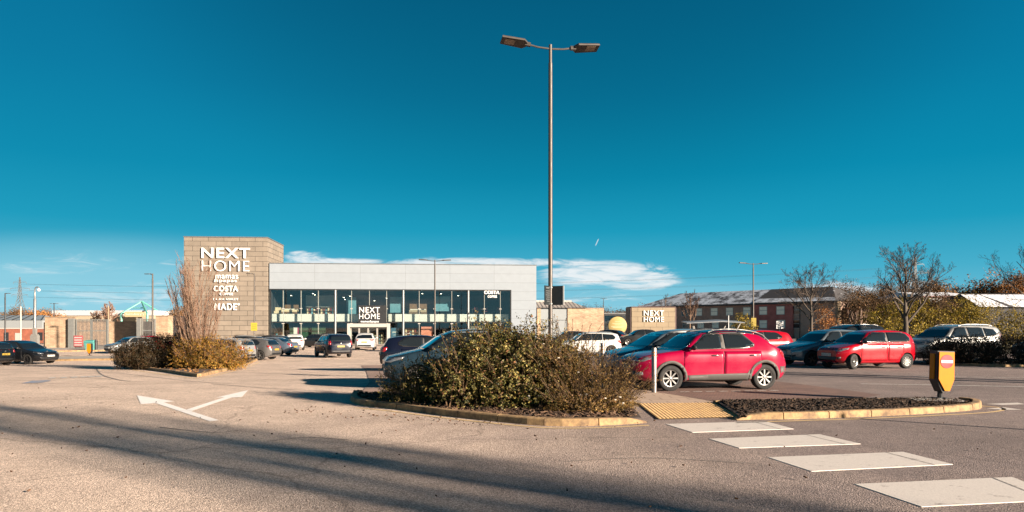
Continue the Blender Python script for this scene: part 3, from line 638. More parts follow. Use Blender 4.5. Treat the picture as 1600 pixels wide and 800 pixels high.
for i, (p, lab) in enumerate(((738, 'cafe table upstairs just right of the third column'), (752, 'cafe table upstairs below the small coffee sign'), (772, 'cafe table upstairs near the right end of the glass'))):
    a = MB(); a.lathe([(0, .72), (.4, .72), (.4, .75), (0, .75)], 14); b = MB(); b.tube([(0, 0, .02), (0, 0, .72)], .04, 6); b.lathe([(0, 0), (.25, 0), (.25, .02), (0, .02)], 12)
    shop('cafe_table', lab, 'table', W1.u(p, 2.2), 2.2, UP, [('table_top', TIMBER, a), ('pedestal', DARK, b)])
for i, (p, lab) in enumerate(((744, 'red cafe chair upstairs next to the third column'), (760, 'red cafe chair upstairs between two cafe tables'), (779, 'red cafe chair upstairs at the right end of the glass'))):
    a = MB(); a.box(-.22, .22, -.22, .22, .42, .48); b = MB(); b.box(-.22, .22, .2, .25, .48, 1.0); q = [('seat', REDF, a), ('backrest', REDF, b)]
    for sx in (-.2, .2):
        for sy in (-.2, .2):
            c = MB(); c.tube([(sx, sy, 0), (sx*.95, sy*.95, .42)], .018, 5); q.append(('leg', DARK, c))
    shop('cafe_chair', lab, 'chair', W1.u(p, 2.6), 2.6, UP, q)
G0 = .05
shop('display_screen', 'white banner with a magenta edge on the ground floor left of entrance', 'banner', W1.u(462.5, 1.6), 1.6, G0, [('board', INT_W, (lambda m: (m.box(-.3, .18, -.03, .03, .5, 2.2), m)[1])(MB())), ('edge_stripe', MAG, (lambda m: (m.box(.18, .36, -.03, .03, .5, 2.2), m)[1])(MB())), ('foot', DARK, (lambda m: (m.box(-.3, .36, -.15, .15, 0, .04), m.box(0, .06, -.03, .03, .04, .5), m)[2])(MB()))])
shop('display_screen', 'green display wall on the ground floor behind the left shop glass', 'display board', W1.u(481, 3), 3, G0, screen(4.6, 2.1, GREENB, .2))
shop('shelf_unit', 'dark shelf unit with wares on ground floor beside the tower', 'shelf', W1.u(432, 2.2), 2.2, G0, shelf(1.5, 1.6, 3, TIMBER))
shop('poster_stand', 'blue poster on a stand right of the shop entrance', 'poster', W1.u(617, .5), .5, G0, [('poster', pbr('poster_blue', (.08, .21, .32), .5, var=.06), (lambda m: (m.box(-.5, .5, -.02, .02, .9, 2.15), m)[1])(MB())), ('poster_print', INT_W, (lambda m: (m.box(-.3, .3, -.026, -.022, 1.62, 1.68), m.box(-.36, .36, -.026, -.022, 1.50, 1.56), m.box(-.2, .2, -.026, -.022, 1.22, 1.26), m)[3])(MB())), ('foot', DARK, (lambda m: (m.box(-.4, .4, -.15, .15, 0, .04), m.box(-.03, .03, -.01, .02, .04, .9), m)[2])(MB()))])
shop('display_screen', 'salmon display wall on the ground floor between second and third columns', 'display board', W1.u(667, 2.4), 2.4, G0, screen(1.5, 2.2, SALMON, .1))
shop('shelf_unit', 'tall timber shelf unit on the ground floor right of the blue poster', 'shelf', W1.u(643, 2.2), 2.2, G0, shelf(1.8, 2.1, 4, TIMBER))
shop('shelf_unit', 'timber shelf unit on the ground floor beyond the salmon display wall', 'shelf', W1.u(700, 2.2), 2.2, G0, shelf(1.4, 1.9, 3, TIMBER))
shop('shelf_unit', 'shelf unit of wares standing inside the shop doors', 'shelf', W1.u(586, 4), 4, G0, shelf(2.2, 1.5, 3, TIMBER))
shop('display_screen', 'pale display wall on the ground floor under the cafe tables', 'display board', W1.u(752, 1.9), 1.9, G0, screen(3.2, 2.2, pbr('warm_board', (.45, .40, .26), .8, var=.1, vf=1.0), .1))
# ---------------------------------------------------------------- stone extension right of the store
RUBBLE = brick('buff_rubble', (.66, .47, .31), (.46, .31, .195), (.28, .19, .125), .42, .12, .012, sq=1, bump=.6, var=.22)
W2 = Wall(3.6, 96.6, math.atan(.0874), -.45)
ext = thing('brick_extension', 'low buff stone extension with a grey panelled opening right of the white shop', 'building', W2.loc(), W2.a)
z1 = W2.z(900, 481.5); mb = MB(); mb.box(W2.u(839.5), W2.u(845), 0, 8, 0, z1); mb.box(W2.u(887), W2.u(943.5), 0, 8, 0, z1); mb.box(W2.u(845), W2.u(887), 7.6, 8, 0, z1); mb.build('wall', RUBBLE, ext)
PANEL = pbr('grey_panel', (.33, .36, .37), .5, var=.04); mb = MB(); mb.box(W2.u(845), W2.u(887), .12, .2, W2.z(866, 500.5)+.05, z1); mb.box(W2.u(845), W2.u(887), .12, .2, 0, W2.z(866, 500.5)); mb.build('shutter_panel', PANEL, ext)
SEAM = brick('seamed_roof', (.30, .27, .24), (.27, .24, .215), (.10, .09, .085), .5, 30, .09, vert=False, offset=0, bump=.6, rough=.5)
mb = MB(); u0, u1, u2 = W2.u(838), W2.u(901), W2.u(917); zt2 = W2.z(870, 473.5)+.35
mb.add([(u0, -.25, z1+.02), (u2, -.25, z1+.02), (u1, 4, zt2), (u0, 4, zt2), (u2, 8, z1+.02), (u0, 8, z1+.02)], [(0, 1, 2, 3), (3, 2, 4, 5), (1, 4, 2), (0, 3, 5), (0, 5, 4, 1)]); mb.build('roof', SEAM, ext)
mb = MB(); mb.box(u0, u1, 3.9, 4.1, zt2-.05, zt2+.14); mb.build('ridge_cap', PALE, ext)
mb = MB(); mb.box(W2.u(917), W2.u(943.5)+.05, -.05, 8.05, z1, z1+.08); mb.build('coping', STEEL, ext)
lk = thing('glazed_link', 'dark glazed link between the stone extension and the sign wall', 'building', W2.loc(), W2.a)
a, b_ = W2.u(943.5, .5)+.03, W2.u(990, .5)
mb = MB(); mb.box(a, b_, .5, .6, W2.z(960, 493), W2.z(960, 490)); mb.box(a, b_, .5, .6, 0, .15); mb.box(a, a+.1, .5, .6, .15, W2.z(960, 493)); mb.box(b_-.5, b_, .5, .6, .15, W2.z(960, 493)); mb.build('frame', DARK, lk)
mb = MB(); mb.box(a+.1, b_-.5, .53, .56, .15, W2.z(960, 493)); mb.build('window', GLASS, lk)
mb = MB(); mb.box(a, b_, 4, 4.1, 0, W2.z(960, 491)); mb.build('back_wall', INT_D, lk)
mb = MB(); mb.box(a, b_, .5, 4.1, W2.z(960, 490), W2.z(960, 490)+.1); mb.build('roof', STEEL, lk)
# round yellow sign in front of it
Yc = 76; s = thing('round_sign', 'big round yellow sign with faint white print before the dark glazing', 'sign', (X(965, Yc), Yc, g(X(965, Yc), Yc)))
gz = g(X(965, Yc), Yc); zc = Z(509, Yc)-gz; r = 14.4/FPX*Yc; MM = Matrix.Translation((0, 0, zc)) @ Matrix.Rotation(PI/2, 4, 'X')
mb = MB(); mb.lathe([(0, .04), (r-.03, .04), (r, .02), (r, -.04), (0, -.04)], 40, MM); mb.build('disc', worn('sign_yellow', (.40, .31, .13), (.34, .24, .075), 1.2, .4, .7), s, smooth=40)
mb = MB()
for zz, w in ((.42, .30), (.24, .55), (.08, .34), (-.10, .66), (-.2, .5)): mb.box(-w, w, -.052, -.043, zc+zz-.025, zc+zz+.035)
mb.build('faint_print', pbr('print_cream', (.72, .62, .36), .6, var=.05), s)
mb = MB(); mb.tube([(0, .08, 0), (0, .08, zc+r*.5)], .05, 8); mb.build('post', STEEL, s)
mb = MB(); Mx = Matrix.Translation((.42, -.2, .86)) @ Matrix.Rotation(PI/2, 4, 'X'); mb.box(.30, .56, -.16, -.14, .75, 1.05); mb.build('small_plate', BLUEP, s)
# ---------------------------------------------------------------- free standing stone sign wall
W3 = Wall(X(987, 78), 78, math.atan(.0874), g(X(987, 78), 78))
sw = thing('sign_wall', 'pale stone clad block wall carrying white shop letters beside the car park', 'sign', W3.loc(), W3.a)
SWC = brick('sign_wall_stone', (.36, .285, .185), (.33, .26, .17), (.15, .115, .075), 1.35, .55, .02, bump=.4, var=.08)
w3 = W3.u(1055); h3 = W3.z(1020, 480.5); mb = MB(); mb.box(0, w3, 0, 2.2, 0, h3); mb.build('wall', SWC, sw)
mb = MB(); mb.box(-.05, w3+.05, -.04, 2.25, h3, h3+.10); mb.box(w3, w3+.14, .05, 2.2, 0, h3); mb.box(-.12, 0, .05, 2.2, 0, h3); mb.build('edge_trim', pbr('rust_trim', (.10, .05, .045), .6), sw)
lettering('sign_lettering', 'NEXT', LETTER, sw, W3.u(1005.5), W3.u(1037), W3.z(1021, 493.2), W3.z(1021, 485.2), -.04, .003, .08); lettering('sign_lettering', 'HOME', LETTER, sw, W3.u(1005.5), W3.u(1037), W3.z(1021, 503), W3.z(1021, 495), -.04, -.004, .08)
# ---------------------------------------------------------------- long brick building with frosted roof
p0, p1 = Vector((23.3, 132.0)), Vector((46.1, 104.0)); dv = (p1-p0); Lh = dv.length; W4 = Wall(p0.x, p0.y, math.atan2(dv.y, dv.x), 0)
hotel = thing('brick_building', 'long two storey brown and red brick building with frost on its tiled roof', 'building', (p0.x, p0.y, 0), W4.a)
BR1 = brick('brown_brick', (.62, .37, .27), (.52, .30, .22), (.42, .32, .26), .23, .08, .008, bump=.2); BR2 = brick('red_brick', (.72, .21, .17), (.62, .17, .14), (.4, .2, .17), .23, .08, .008, bump=.2); BR3 = brick('buff_brick', (.62, .42, .32), (.54, .36, .28), (.4, .3, .24), .23, .08, .008, bump=.2)
he = 5.45; ua, ub = W4.u(1178), W4.u(1240)
ROOFF = worn('frosted_tiles', (.52, .56, .62), (.055, .055, .06), .55, .42, .54, .7); ROOFD = worn('dark_tiles', (.30, .32, .35), (.045, .042, .042), .8, .62, .75, .7)
def prof(u0, u1, n, m, d=10): q = MB(); q.box(u0, u1, 0, d, 0, he); return q.build(n, m, hotel)
prof(0, ua, 'wall', BR1); prof(ub, Lh, 'wall', BR3)
q = MB(); q.box(ua, ub, -.25, 10, 0, he); q.build('wall', BR2, hotel)
dr = Vector((.46, .89)); dr = Vector((dr.x*W4.c+dr.y*W4.s, -dr.x*W4.s+dr.y*W4.c))
zr = 7.75; hip = 5
mb = MB(); mb.add([(-.4, -.5, he-.05), (ua, -.5, he-.05), (ua, 5, zr), (hip, 5, zr), (-.4, 10.5, he-.05), (ua, 10.5, he-.05)], [(0, 1, 2, 3), (0, 3, 4), (3, 2, 5, 4)]); mb.build('roof', ROOFF, hotel)
mb = MB(); mb.add([(ua, -.5, he-.04), (Lh+.4, -.5, he-.04), (Lh-3, 5, zr+.01), (ua, 5, zr+.01), (ua, 10.5, he-.04), (Lh+.4, 10.5, he-.04)], [(0, 1, 2, 3), (3, 2, 5, 4), (1, 5, 2)]); rd = mb.build('roof', ROOFD, hotel)
mb = MB(); mb.add([(ua+.05, -.54, he), (Lh+.3, -.54, he), (Lh-.4, .75, he+.55), (ua+.05, 1.1, he+.70)], [(0, 1, 2, 3)]); mb.build('frost', worn('frost', (.58, .62, .68), (.10, .10, .11), .9, .36, .56, .8), hotel)
mb = MB(); mb.box(-.4, Lh+.4, -.55, -.42, he-.32, he-.06); mb.build('gutter', DARK, hotel)
mb = MB(); mb.tube([(W4.u(1178)-.1, -.32, 0), (W4.u(1178)-.1, -.32, he-.3)], .05, 6); mb.tube([(W4.u(1250), -.08, 0), (W4.u(1250), -.08, he-.3)], .05, 6); mb.build('drainpipe', DARK, hotel)
BLIND = pbr('window_blind', (.85, .80, .64), .5, var=.12, scale=1.5, vf=1.0); WIN_D = pbr('window_dark', (.03, .035, .04), .08, var=0)
for row, lst in ((0, (1070, 1092, 1116, 1140, 1167, 1194, 1221, 1244)), (1, (1072, 1095, 1118, 1143, 1167, 1194, 1222, 1244))):
    for p in lst:
        u = W4.u(p); z = 3.62 if row == 0 else 1.55; red = ua < u < ub; y = -.25 if red else 0; wd = .62; h = 1.15
        f = MB(); f.box(u-wd-.07, u+wd+.07, y-.05, y-.005, z-.07, z); f.box(u-wd-.07, u+wd+.07, y-.05, y-.005, z+h, z+h+.07); f.box(u-wd-.07, u-wd, y-.05, y-.005, z, z+h); f.box(u+wd, u+wd+.07, y-.05, y-.005, z, z+h); f.box(u-wd, u+wd, y-.045, y-.005, z+h*.52, z+h*.58)
        w = f.build('window', PALE, hotel); q = MB(); q.box(u-wd, u+wd, y-.025, y-.008, z, z+h*.52); q.box(u-wd, u+wd, y-.025, y-.008, z+h*.58, z+h); q.build('pane', WIN_D if p in (1070, 1244, 1072) else BLIND, w)
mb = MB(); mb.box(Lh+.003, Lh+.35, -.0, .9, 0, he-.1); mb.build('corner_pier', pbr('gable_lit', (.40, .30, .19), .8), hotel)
mb = MB(); mb.box(Lh+.36, Lh+1.7, 2.2, 4, 0, he-.9); mb.build('side_wing', BR2, hotel)
# ---------------------------------------------------------------- grey shed and snow covered roof on the right
Y5 = 118; sh = thing('grey_shed', 'grey metal clad industrial unit with frosted roof above the yellow hedge', 'building', (X(1452, Y5), Y5, 0), .06)
CORR = brick('corrugated_grey', (.23, .26, .28), (.23, .26, .28), (.15, .17, .18), .3, 40, .06, offset=0, bump=.6, rough=.5, var=.06)
wz = Z(462, Y5); ww = X(1528, Y5)-X(1452, Y5); mb = MB(); mb.box(0, ww, 0, 14, 0, wz); mb.build('wall', CORR, sh)
mb = MB(); mb.add([(-1.2, -.4, wz-.02), (ww+.2, -.4, wz-.02), (ww+.2, 7, wz+.9), (-1.2, 7, wz+.9), (-1.2, 14.3, wz-.02), (ww+.2, 14.3, wz-.02)], [(0, 1, 2, 3), (3, 2, 5, 4), (0, 3, 4), (1, 5, 2)]); mb.build('roof', worn('snow_roof', (.60, .62, .66), (.20, .20, .22), .5, .3, .5), sh)
mb = MB(); mb.box(ww-.18, ww+.02, -.06, .02, 0, wz-.05); mb.box(-1.2, ww+.22, -.46, -.40, wz-.25, wz-.02); mb.build('edge_trim', pbr('maroon_trim', (.14, .03, .03), .6), sh)
xw = X(1518, Y5)-X(1452, Y5); mb = MB(); mb.box(xw-.55, xw+.55, -.08, -.01, wz-2.1, wz-.7); w = mb.build('window', pbr('maroon_frame', (.16, .03, .035), .5), sh); mb = MB(); mb.box(xw-.4, xw+.4, -.10, -.083, wz-1.95, wz-.85); mb.build('pane', WIN_D, w)
Y6 = 112; sr = thing('low_building', 'low dark building with snow covered roof panels right of the grey shed', 'building', (X(1531, Y6), Y6, 0), .03)
zl, zh = Z(480, Y6), Z(459, Y6); w6 = 22; mb = MB(); mb.box(0, w6, .4, 12, 0, zl); mb.build('wall', pbr('dark_boarding', (.03, .03, .032), .8), sr)
mb = MB(); mb.add([(0, 0, zl), (w6, 0, zl), (w6, 5, zh+.25), (0, 5, zh+.25), (0, 12, zl), (w6, 12, zl)], [(0, 1, 2, 3), (3, 2, 5, 4), (0, 3, 4), (1, 5, 2)]); mb.build('roof', pbr('slate_dark', (.07, .07, .075), .7), sr)
SNOWP = brick('snow_panel', (.62, .64, .68), (.58, .60, .64), (.16, .16, .18), 1.1, .62, .05, vert=False, offset=.3, bump=.2)
for a, b_, o in ((0.05, 3.0, 2.2), (5.6, 14.5, 3)):
    mb = MB(); k = (zh+.25-zl)/5; mb.add([(a, .06, zl+.03+.06*k), (b_+1.5, .06, zl+.03+.06*k), (b_, 4.6, zl+.03+4.6*k), (a if a < 1 else a-2.4, 4.6, zl+.03+4.6*k)], [(0, 1, 2, 3)]); mb.build('roof_panel', SNOWP, sr)
# ---------------------------------------------------------------- service yard on the left
Y7 = 83.5
def wallbox(name, label, x0, x1, y0, y1, py, thick, mat, rot=0, cat='wall', cope=True):
    b = g(X((x0+x1)/2, y0), y0); t = thing(name, label, cat, (X(x0, y0), y0, b)); w = X(x1, y0)-X(x0, y0); h = Z(py, y0)-b
    mb = MB(); mb.box(0, w, 0, thick, -.1, h); mb.build('wall', mat, t)
    if cope: mb = MB(); mb.box(-.04, w+.04, -.05, thick+.05, h, h+.09); mb.build('coping', pbr('coping_stone', (.30, .22, .15), .8, var=.15), t)
    return t
wallbox('stone_wall', 'tall buff stone wall left of the big steel yard gate', 70, 117, Y7, 0, 496, .5, RUBBLE)
wallbox('stone_wall', 'buff stone pier with a small plaque right of the narrow yard gate', 243.5, 263, Y7+1.5, 0, 494, 1.2, RUBBLE)
wallbox('stone_wall', 'buff stone wall at the back of the service yard behind the gates', 100, 300, Y7+17, 0, 503.2, .4, RUBBLE)
wallbox('stone_wall', 'dark boarded wall running back from the stone pier to the sign tower', 263.5, 292, Y7+5, 0, 493.5, .3, pbr('dark_wall', (.05, .045, .045), .8), cope=False)
# dark side fence going back at the left end
xa, ya = X(55, 80), 80
fe = thing('boarded_fence', 'dark boarded fence beside the left end of the stone wall', 'fence', (X(69, Y7), Y7+.2, g(X(69, Y7), Y7)), math.radians(122))
mb = MB()
for k in range(34): mb.box(k*.25, k*.25+.235, 0, .05, .02, 2.95+.02*(k % 3))
mb.build('boards', pbr('fence_black', (.022, .027, .032), .8), fe); mb = MB()
for k in range(4): mb.box(k*2.7, k*2.7+.1, .051, .16, 0, 2.9)
mb.build('posts', DARK, fe)
GST = pbr('galvanised', (.40, .40, .37), .45, .5, var=.08)
def gate(name, label, x0, x1, py, y, leaves, back=True):
    b = g(X(x0, y), y); t = thing(name, label, 'gate', (X(x0, y), y, b)); w = X(x1, y)-X(x0, y); h = Z(py, y)-b
    lw = w/leaves
    for i in range(leaves):
        a0, a1 = i*lw+.02, (i+1)*lw-.02; fr = MB(); fr.box(a0, a0+.09, -.05, .05, .05, h); fr.box(a1-.09, a1, -.05, .05, .05, h); fr.box(a0+.09, a1-.09, -.045, .045, h-.09, h); fr.box(a0+.09, a1-.09, -.045, .045, .05, .14); fr.box(a0+.09, a1-.09, -.045, .045, h*.58, h*.58+.1); lf = fr.build('gate_leaf', GST, t)
        br = MB(); n = int(lw/.15)
        for k in range(n):
            x = a0+.13+k*(lw-.26)/max(1, n-1); br.box(x-.035, x+.035, -.018, .018, .14, h*.58); br.box(x-.035, x+.035, -.018, .018, h*.58+.1, h-.09)
        br.build('bars', pbr('gate_bar', (.22, .21, .20), .5, .4), lf)
    return t, w, h
t, w, h = gate('steel_gate', 'wide double steel bar gate of the service yard', 118.5, 167, 499, Y7-.1, 2)
mb = MB(); mb.box(-.75, -.1, -.25, .25, -.05, h+.1); mb.build('gate_post', GST, t); mb = MB(); mb.box(w+.02, w+.16, -.1, .1, -.05, h); mb.build('gate_post', GST, t)
t2, w2, h2 = gate('steel_gate', 'narrow single steel bar gate next to the stone pier', 222, 240.5, 498, Y7+.6, 1)
mb = MB(); mb.box(-.5, -.05, -.3, .3, -.05, h2+.05); mb.build('gate_post', GST, t2); mb = MB(); mb.box(w2+.05, w2+.2, -.1, .1, -.05, h2); mb.build('gate_post', GST, t2)
# notice board on the gate, grit bin, black post
y = Y7-.35; t = thing('notice_board', 'faded red and white notice board fixed to the wide steel gate', 'sign', (X(121, y), y, g(X(121, y), y)))
z0 = Z(542, y)-g(X(121, y), y); mb = MB(); mb.box(-.45, .62, 0, .04, max(.15, z0), max(.15, z0)+1.25); mb.build('board', pbr('notice_red', (.42, .10, .10), .6, var=.2, scale=4), t)
mb = MB()
for k in range(4): mb.box(-.35, .5, -.008, -.002, max(.15, z0)+.12+k*.28, max(.15, z0)+.24+k*.28)
mb.build('notice_print', pbr('notice_white', (.62, .48, .46), .6, var=.3, scale=9), t)
y = 76; b = g(X(141, y), y); t = thing('grit_bin', 'pale teal grit bin behind the small yellow keep-left bollard', 'bin', (X(141, y), y, b)); mb = MB(); TEAL = pbr('teal_plastic', (.10, .36, .33), .5, var=.1)
zb = Z(542, y)-b
mb.add([(-.35, -.3, 0), (.35, -.3, 0), (.35, .3, 0), (-.35, .3, 0), (-.45, -.38, .75), (.45, -.38, .75), (.45, .38, .75), (-.45, .38, .75)], [(3, 2, 1, 0), (4, 5, 6, 7), (0, 1, 5, 4), (1, 2, 6, 5), (2, 3, 7, 6), (3, 0, 4, 7)]); mb.build('body', TEAL, t)
mb = MB(); mb.add([(-.5, -.43, .755), (.5, -.43, .755), (.5, .43, .755), (-.5, .43, .755), (-.42, -.3, .95), (.42, -.3, .95), (.42, .3, 1.02), (-.42, .3, 1.02)], [(3, 2, 1, 0), (4, 5, 6, 7), (0, 1, 5, 4), (1, 2, 6, 5), (2, 3, 7, 6), (3, 0, 4, 7)]); mb.build('lid', TEAL, t)
y = 72; b = g(X(149.5, y), y); t = tag(MB().lathe([(.0, 0), (.13, 0), (.12, .9), (.15, .92), (.15, .98), (.12, 1.0), (.1, 1.12), (0, 1.14)], 12).build('bollard', pbr('black_iron', (.02, .02, .022), .5), None, smooth=40, loc=(X(150, y), y, b)), 'black traffic bollard standing before the wide yard gate', 'bollard')
# orange brick building and pale roofs at the far left
Y8 = 108; b = -.7; t = thing('orange_brick_building', 'low orange brick building with a pale rail along its top at the far left', 'building', (X(-60, Y8), Y8, b))
w8 = X(81, Y8)-X(-60, Y8); h8 = Z(514, Y8)-b; mb = MB(); mb.box(0, w8, 0, 5, 0, h8); mb.build('wall', brick('orange_brick', (.42, .13, .07), (.36, .11, .06), (.28, .12, .08), .23, .08, .008, bump=.2, var=.25), t)
mb = MB(); mb.box(-.1, w8+.1, -.1, 5.1, h8, h8+.16); mb.build('coping', PALE, t)
for p in (10, 63): mb = MB(); u = X(p, Y8)-X(-60, Y8); mb.box(u-.35, u+.35, -.05, -.005, .4, h8-.5); mb.build('window', WIN_D, t)
mb = MB(); u = X(28, Y8)-X(-60, Y8); mb.box(u-.4, u+.4, -.05, -.005, .3, h8-.6); mb.build('door', PALE, t)
Y9 = 150; b = -.7; t = thing('glasshouse', 'pale pitched glass roof rising behind the orange brick building', 'building', (X(-40, Y9), Y9, b)); zz = Z(500, Y9)-b; zt = Z(492, Y9)-b; w9 = X(66, Y9)-X(-40, Y9)
mb = MB(); mb.box(0, w9, 0, 8, 0, zz); mb.build('wall', PANEL, t); mb = MB(); mb.add([(-.2, -.2, zz+.01), (w9+.2, -.2, zz+.01), (w9-2, 4, zt), (2, 4, zt), (-.2, 8.2, zz+.01), (w9+.2, 8.2, zz+.01)], [(0, 1, 2, 3), (3, 2, 5, 4), (0, 3, 4), (1, 5, 2)]); mb.build('roof', pbr('pale_roof', (.32, .36, .38), .3, var=.1), t)
mb = MB()
for k in range(8): mb.tube([(k*w9/7, -.25, zz+.05), (2+k*(w9-4)/7, 4, zt+.04)], .08, 5)
mb.build('roof_bars', DARK, t)
# supermarket far behind the yard: white roof edge, teal pyramid frame and cream sign
YA = 190; b = -.7; sm = thing('supermarket', 'distant white supermarket with teal pyramid frame and cream sign above the yard wall', 'building', (X(84, YA), YA, b))
wA = X(238, YA)-X(84, YA); hA = Z(493, YA)-b; mb = MB(); mb.box(0, wA, 0, 20, 0, hA); mb.build('wall', pbr('cream_wall', (.46, .38, .27), .8, var=.1), sm)
mb = MB(); mb.box(-.3, wA+.3, -.3, 20.3, hA+.005, hA+1.3); mb.build('roof_edge', pbr('roof_white', (.62, .62, .62), .6, var=.05), sm)
TEALF = pbr('teal_steel', (.12, .42, .36), .5, var=.08); ux = lambda p: X(p, YA)-X(84, YA); zx = lambda q: Z(q, YA)-b
mb = MB(); ap = (ux(215.5), 2, zx(470.5))
for p, y in ((196, -2), (236, -2), (204, 8), (231, 8)): mb.tube([(ux(p), y, zx(490)), ap], .22, 6); mb.tube([(ux(p), y, 0), (ux(p), y, zx(490))], .32, 6)
mb.tube([(ux(196), -2, zx(490)), (ux(236), -2, zx(490))], .16, 6); mb.tube([(ux(205), 1, zx(481)), (ux(226), 1, zx(481))], .12, 6); mb.build('pyramid_frame', TEALF, sm)
mb = MB(); q = [(-1, 0), (-.9, .25), (.9, .25), (1, 0), (.9, -.25), (-.9, -.25)]; uc = ux(220); sc = (ux(236)-ux(203))/2; Ms = Matrix.Translation((uc, -2.9, zx(491.5))) @ Matrix.Rotation(PI/2, 4, 'X') @ Matrix.Diagonal((sc, 2.6, 1, 1))
mb.prism(q, -.2, .2, Ms); mb.build('sign_board', pbr('sign_cream', (.66, .46, .26), .5, var=.03), sm)
lettering('sign_lettering', "Sainsbury's", pbr('letter_pale', (.9, .82, .7), .5, var=0), sm, ux(206), ux(234), zx(493.3), zx(489.4), -3.12, .01)
# ---------------------------------------------------------------- cars
RUBBER = pbr('tyre_rubber', (.018, .017, .016), .85, var=.15); WELL = pbr('wheel_well', (.006, .006, .006), .95, var=0)
ALLOY = pbr('alloy', (.55, .54, .52), .3, .85, var=.04); ALLOYD = pbr('alloy_dark', (.10, .10, .105), .35, .8, var=.04)
CARGL = pbr('car_glass', (.010, .015, .018), .03, var=0, spec=.9, coat=1); CARGLS = pbr('car_side_glass', (.016, .020, .021), .04, var=0, spec=.8, coat=1)
TRIMB = pbr('black_trim', (.015, .015, .016), .5, var=.08); CLADG = pbr('grey_cladding', (.085, .078, .07), .65, var=.1)
LAMPG = pbr('headlamp', (.42, .44, .46), .08, .6, var=.35, scale=14, coat=1); TAIL = pbr('tail_lamp', (.45, .012, .014), .15, var=.15, scale=20, coat=1)
CHROME = pbr('bright_trim', (.62, .61, .58), .2, .9, var=.03); PLW = pbr('plate_white', (.66, .65, .60), .5, var=.04); PLY = pbr('plate_yellow', (.62, .42, .06), .5, var=.04); INK = pbr('plate_ink', (.02, .02, .02), .6, var=0)
def paint(n, c, met=.0, r=.25): return pbr('paint_'+n, c, r, met, var=.06, scale=1.5, coat=.8 if max(c) > .06 else .45, spec=.25, vf=.75)
PROF = {
 'suv': dict(top=[(0, .50), (.02, .55), (.10, .605), (.20, .648), (.27, .672), (.42, .945), (.51, .985), (.60, 1), (.71, .985), (.785, .95), (.815, .925), (.905, .735), (.94, .695), (.972, .65), (1, .52)], belt=(.66, .69), bot=.155,
   win=[[(.325, .685), (.345, .735), (.435, .915), (.47, .935), (.535, .94), (.535, .70)], [(.560, .70), (.560, .94), (.67, .935), (.69, .93), (.755, .775), (.75, .735), (.68, .71)]], cowl=.285, rf=.42, door=[(.285, .545), (.55, .80)]),
 'bigsuv': dict(top=[(0, .52), (.02, .575), (.09, .615), (.19, .650), (.255, .67), (.42, .945), (.52, .988), (.62, 1), (.80, .99), (.92, .955), (.945, .93), (.978, .70), (.992, .60), (1, .50)], belt=(.65, .68), bot=.155,
   win=[[(.32, .68), (.42, .905), (.46, .93), (.53, .94), (.53, .695)], [(.552, .695), (.552, .94), (.70, .93), (.73, .92), (.73, .70)], [(.75, .71), (.75, .92), (.86, .88), (.89, .78), (.86, .73)]], cowl=.27, rf=.41, door=[(.28, .54), (.545, .76)]),
 'mini': dict(top=[(0, .47), (.025, .53), (.10, .58), (.18, .630), (.22, .65), (.41, .940), (.5, .983), (.62, 1), (.80, .978), (.89, .94), (.93, .885), (.975, .66), (.99, .58), (1, .5)], belt=(.64, .66), bot=.145,
   win=[[(.285, .685), (.305, .745), (.415, .905), (.45, .93), (.575, .94), (.575, .695)], [(.605, .695), (.605, .94), (.80, .925), (.85, .89), (.885, .79), (.88, .725), (.85, .705)]], cowl=.235, rf=.40, door=[(.26, .59), (.60, .80)]),
 'hatch': dict(top=[(0, .44), (.02, .49), (.10, .555), (.20, .61), (.275, .65), (.45, .95), (.55, .995), (.62, 1), (.74, .985), (.88, .935), (.91, .91), (.965, .69), (.985, .645), (1, .5)], belt=(.635, .67), bot=.135,
   win=[[(.335, .665), (.36, .72), (.445, .90), (.48, .93), (.555, .945), (.555, .68)], [(.578, .68), (.578, .945), (.72, .93), (.76, .91), (.815, .80), (.81, .74), (.76, .70)]], cowl=.29, rf=.44, door=[(.30, .565), (.57, .79)]),
 'estate': dict(top=[(0, .44), (.02, .49), (.10, .555), (.19, .61), (.26, .65), (.42, .95), (.52, .995), (.60, 1), (.78, .99), (.92, .95), (.945, .92), (.98, .68), (.99, .62), (1, .5)], belt=(.635, .66), bot=.135,
   win=[[(.315, .665), (.42, .90), (.455, .93), (.53, .945), (.53, .675)], [(.55, .675), (.55, .945), (.70, .94), (.70, .685)], [(.72, .69), (.72, .935), (.86, .90), (.90, .80), (.88, .71)]], cowl=.275, rf=.41, door=[(.28, .54), (.545, .745)]),
 'saloon': dict(top=[(0, .44), (.02, .49), (.10, .555), (.20, .61), (.27, .65), (.43, .95), (.52, .995), (.60, 1), (.72, .975), (.86, .74), (.90, .715), (.97, .70), (.99, .62), (1, .5)], belt=(.635, .67), bot=.135,
   win=[[(.325, .665), (.42, .89), (.46, .93), (.54, .945), (.54, .68)], [(.56, .68), (.56, .945), (.68, .93), (.73, .88), (.79, .73), (.76, .70)]], cowl=.285, rf=.42, door=[(.29, .55), (.555, .77)]),
}
def pchip(P):
    xs = [p[0] for p in P]; ys_ = [p[1] for p in P]; n = len(P); d = [(ys_[i+1]-ys_[i])/(xs[i+1]-xs[i]) for i in range(n-1)]
    m = [d[0]]+[0 if d[i-1]*d[i] <= 0 else 2*d[i-1]*d[i]/(d[i-1]+d[i]) for i in range(1, n-1)]+[d[-1]]
    def f(x):
        x = min(max(x, xs[0]), xs[-1]); i = 0
        while i < n-2 and x > xs[i+1]: i += 1
        h = xs[i+1]-xs[i]; t = (x-xs[i])/h
        return ys_[i]*(1+2*t)*(1-t)**2+m[i]*h*t*(1-t)**2+ys_[i+1]*t*t*(3-2*t)+m[i+1]*h*t*t*(t-1)
    return f
_wheels = {}
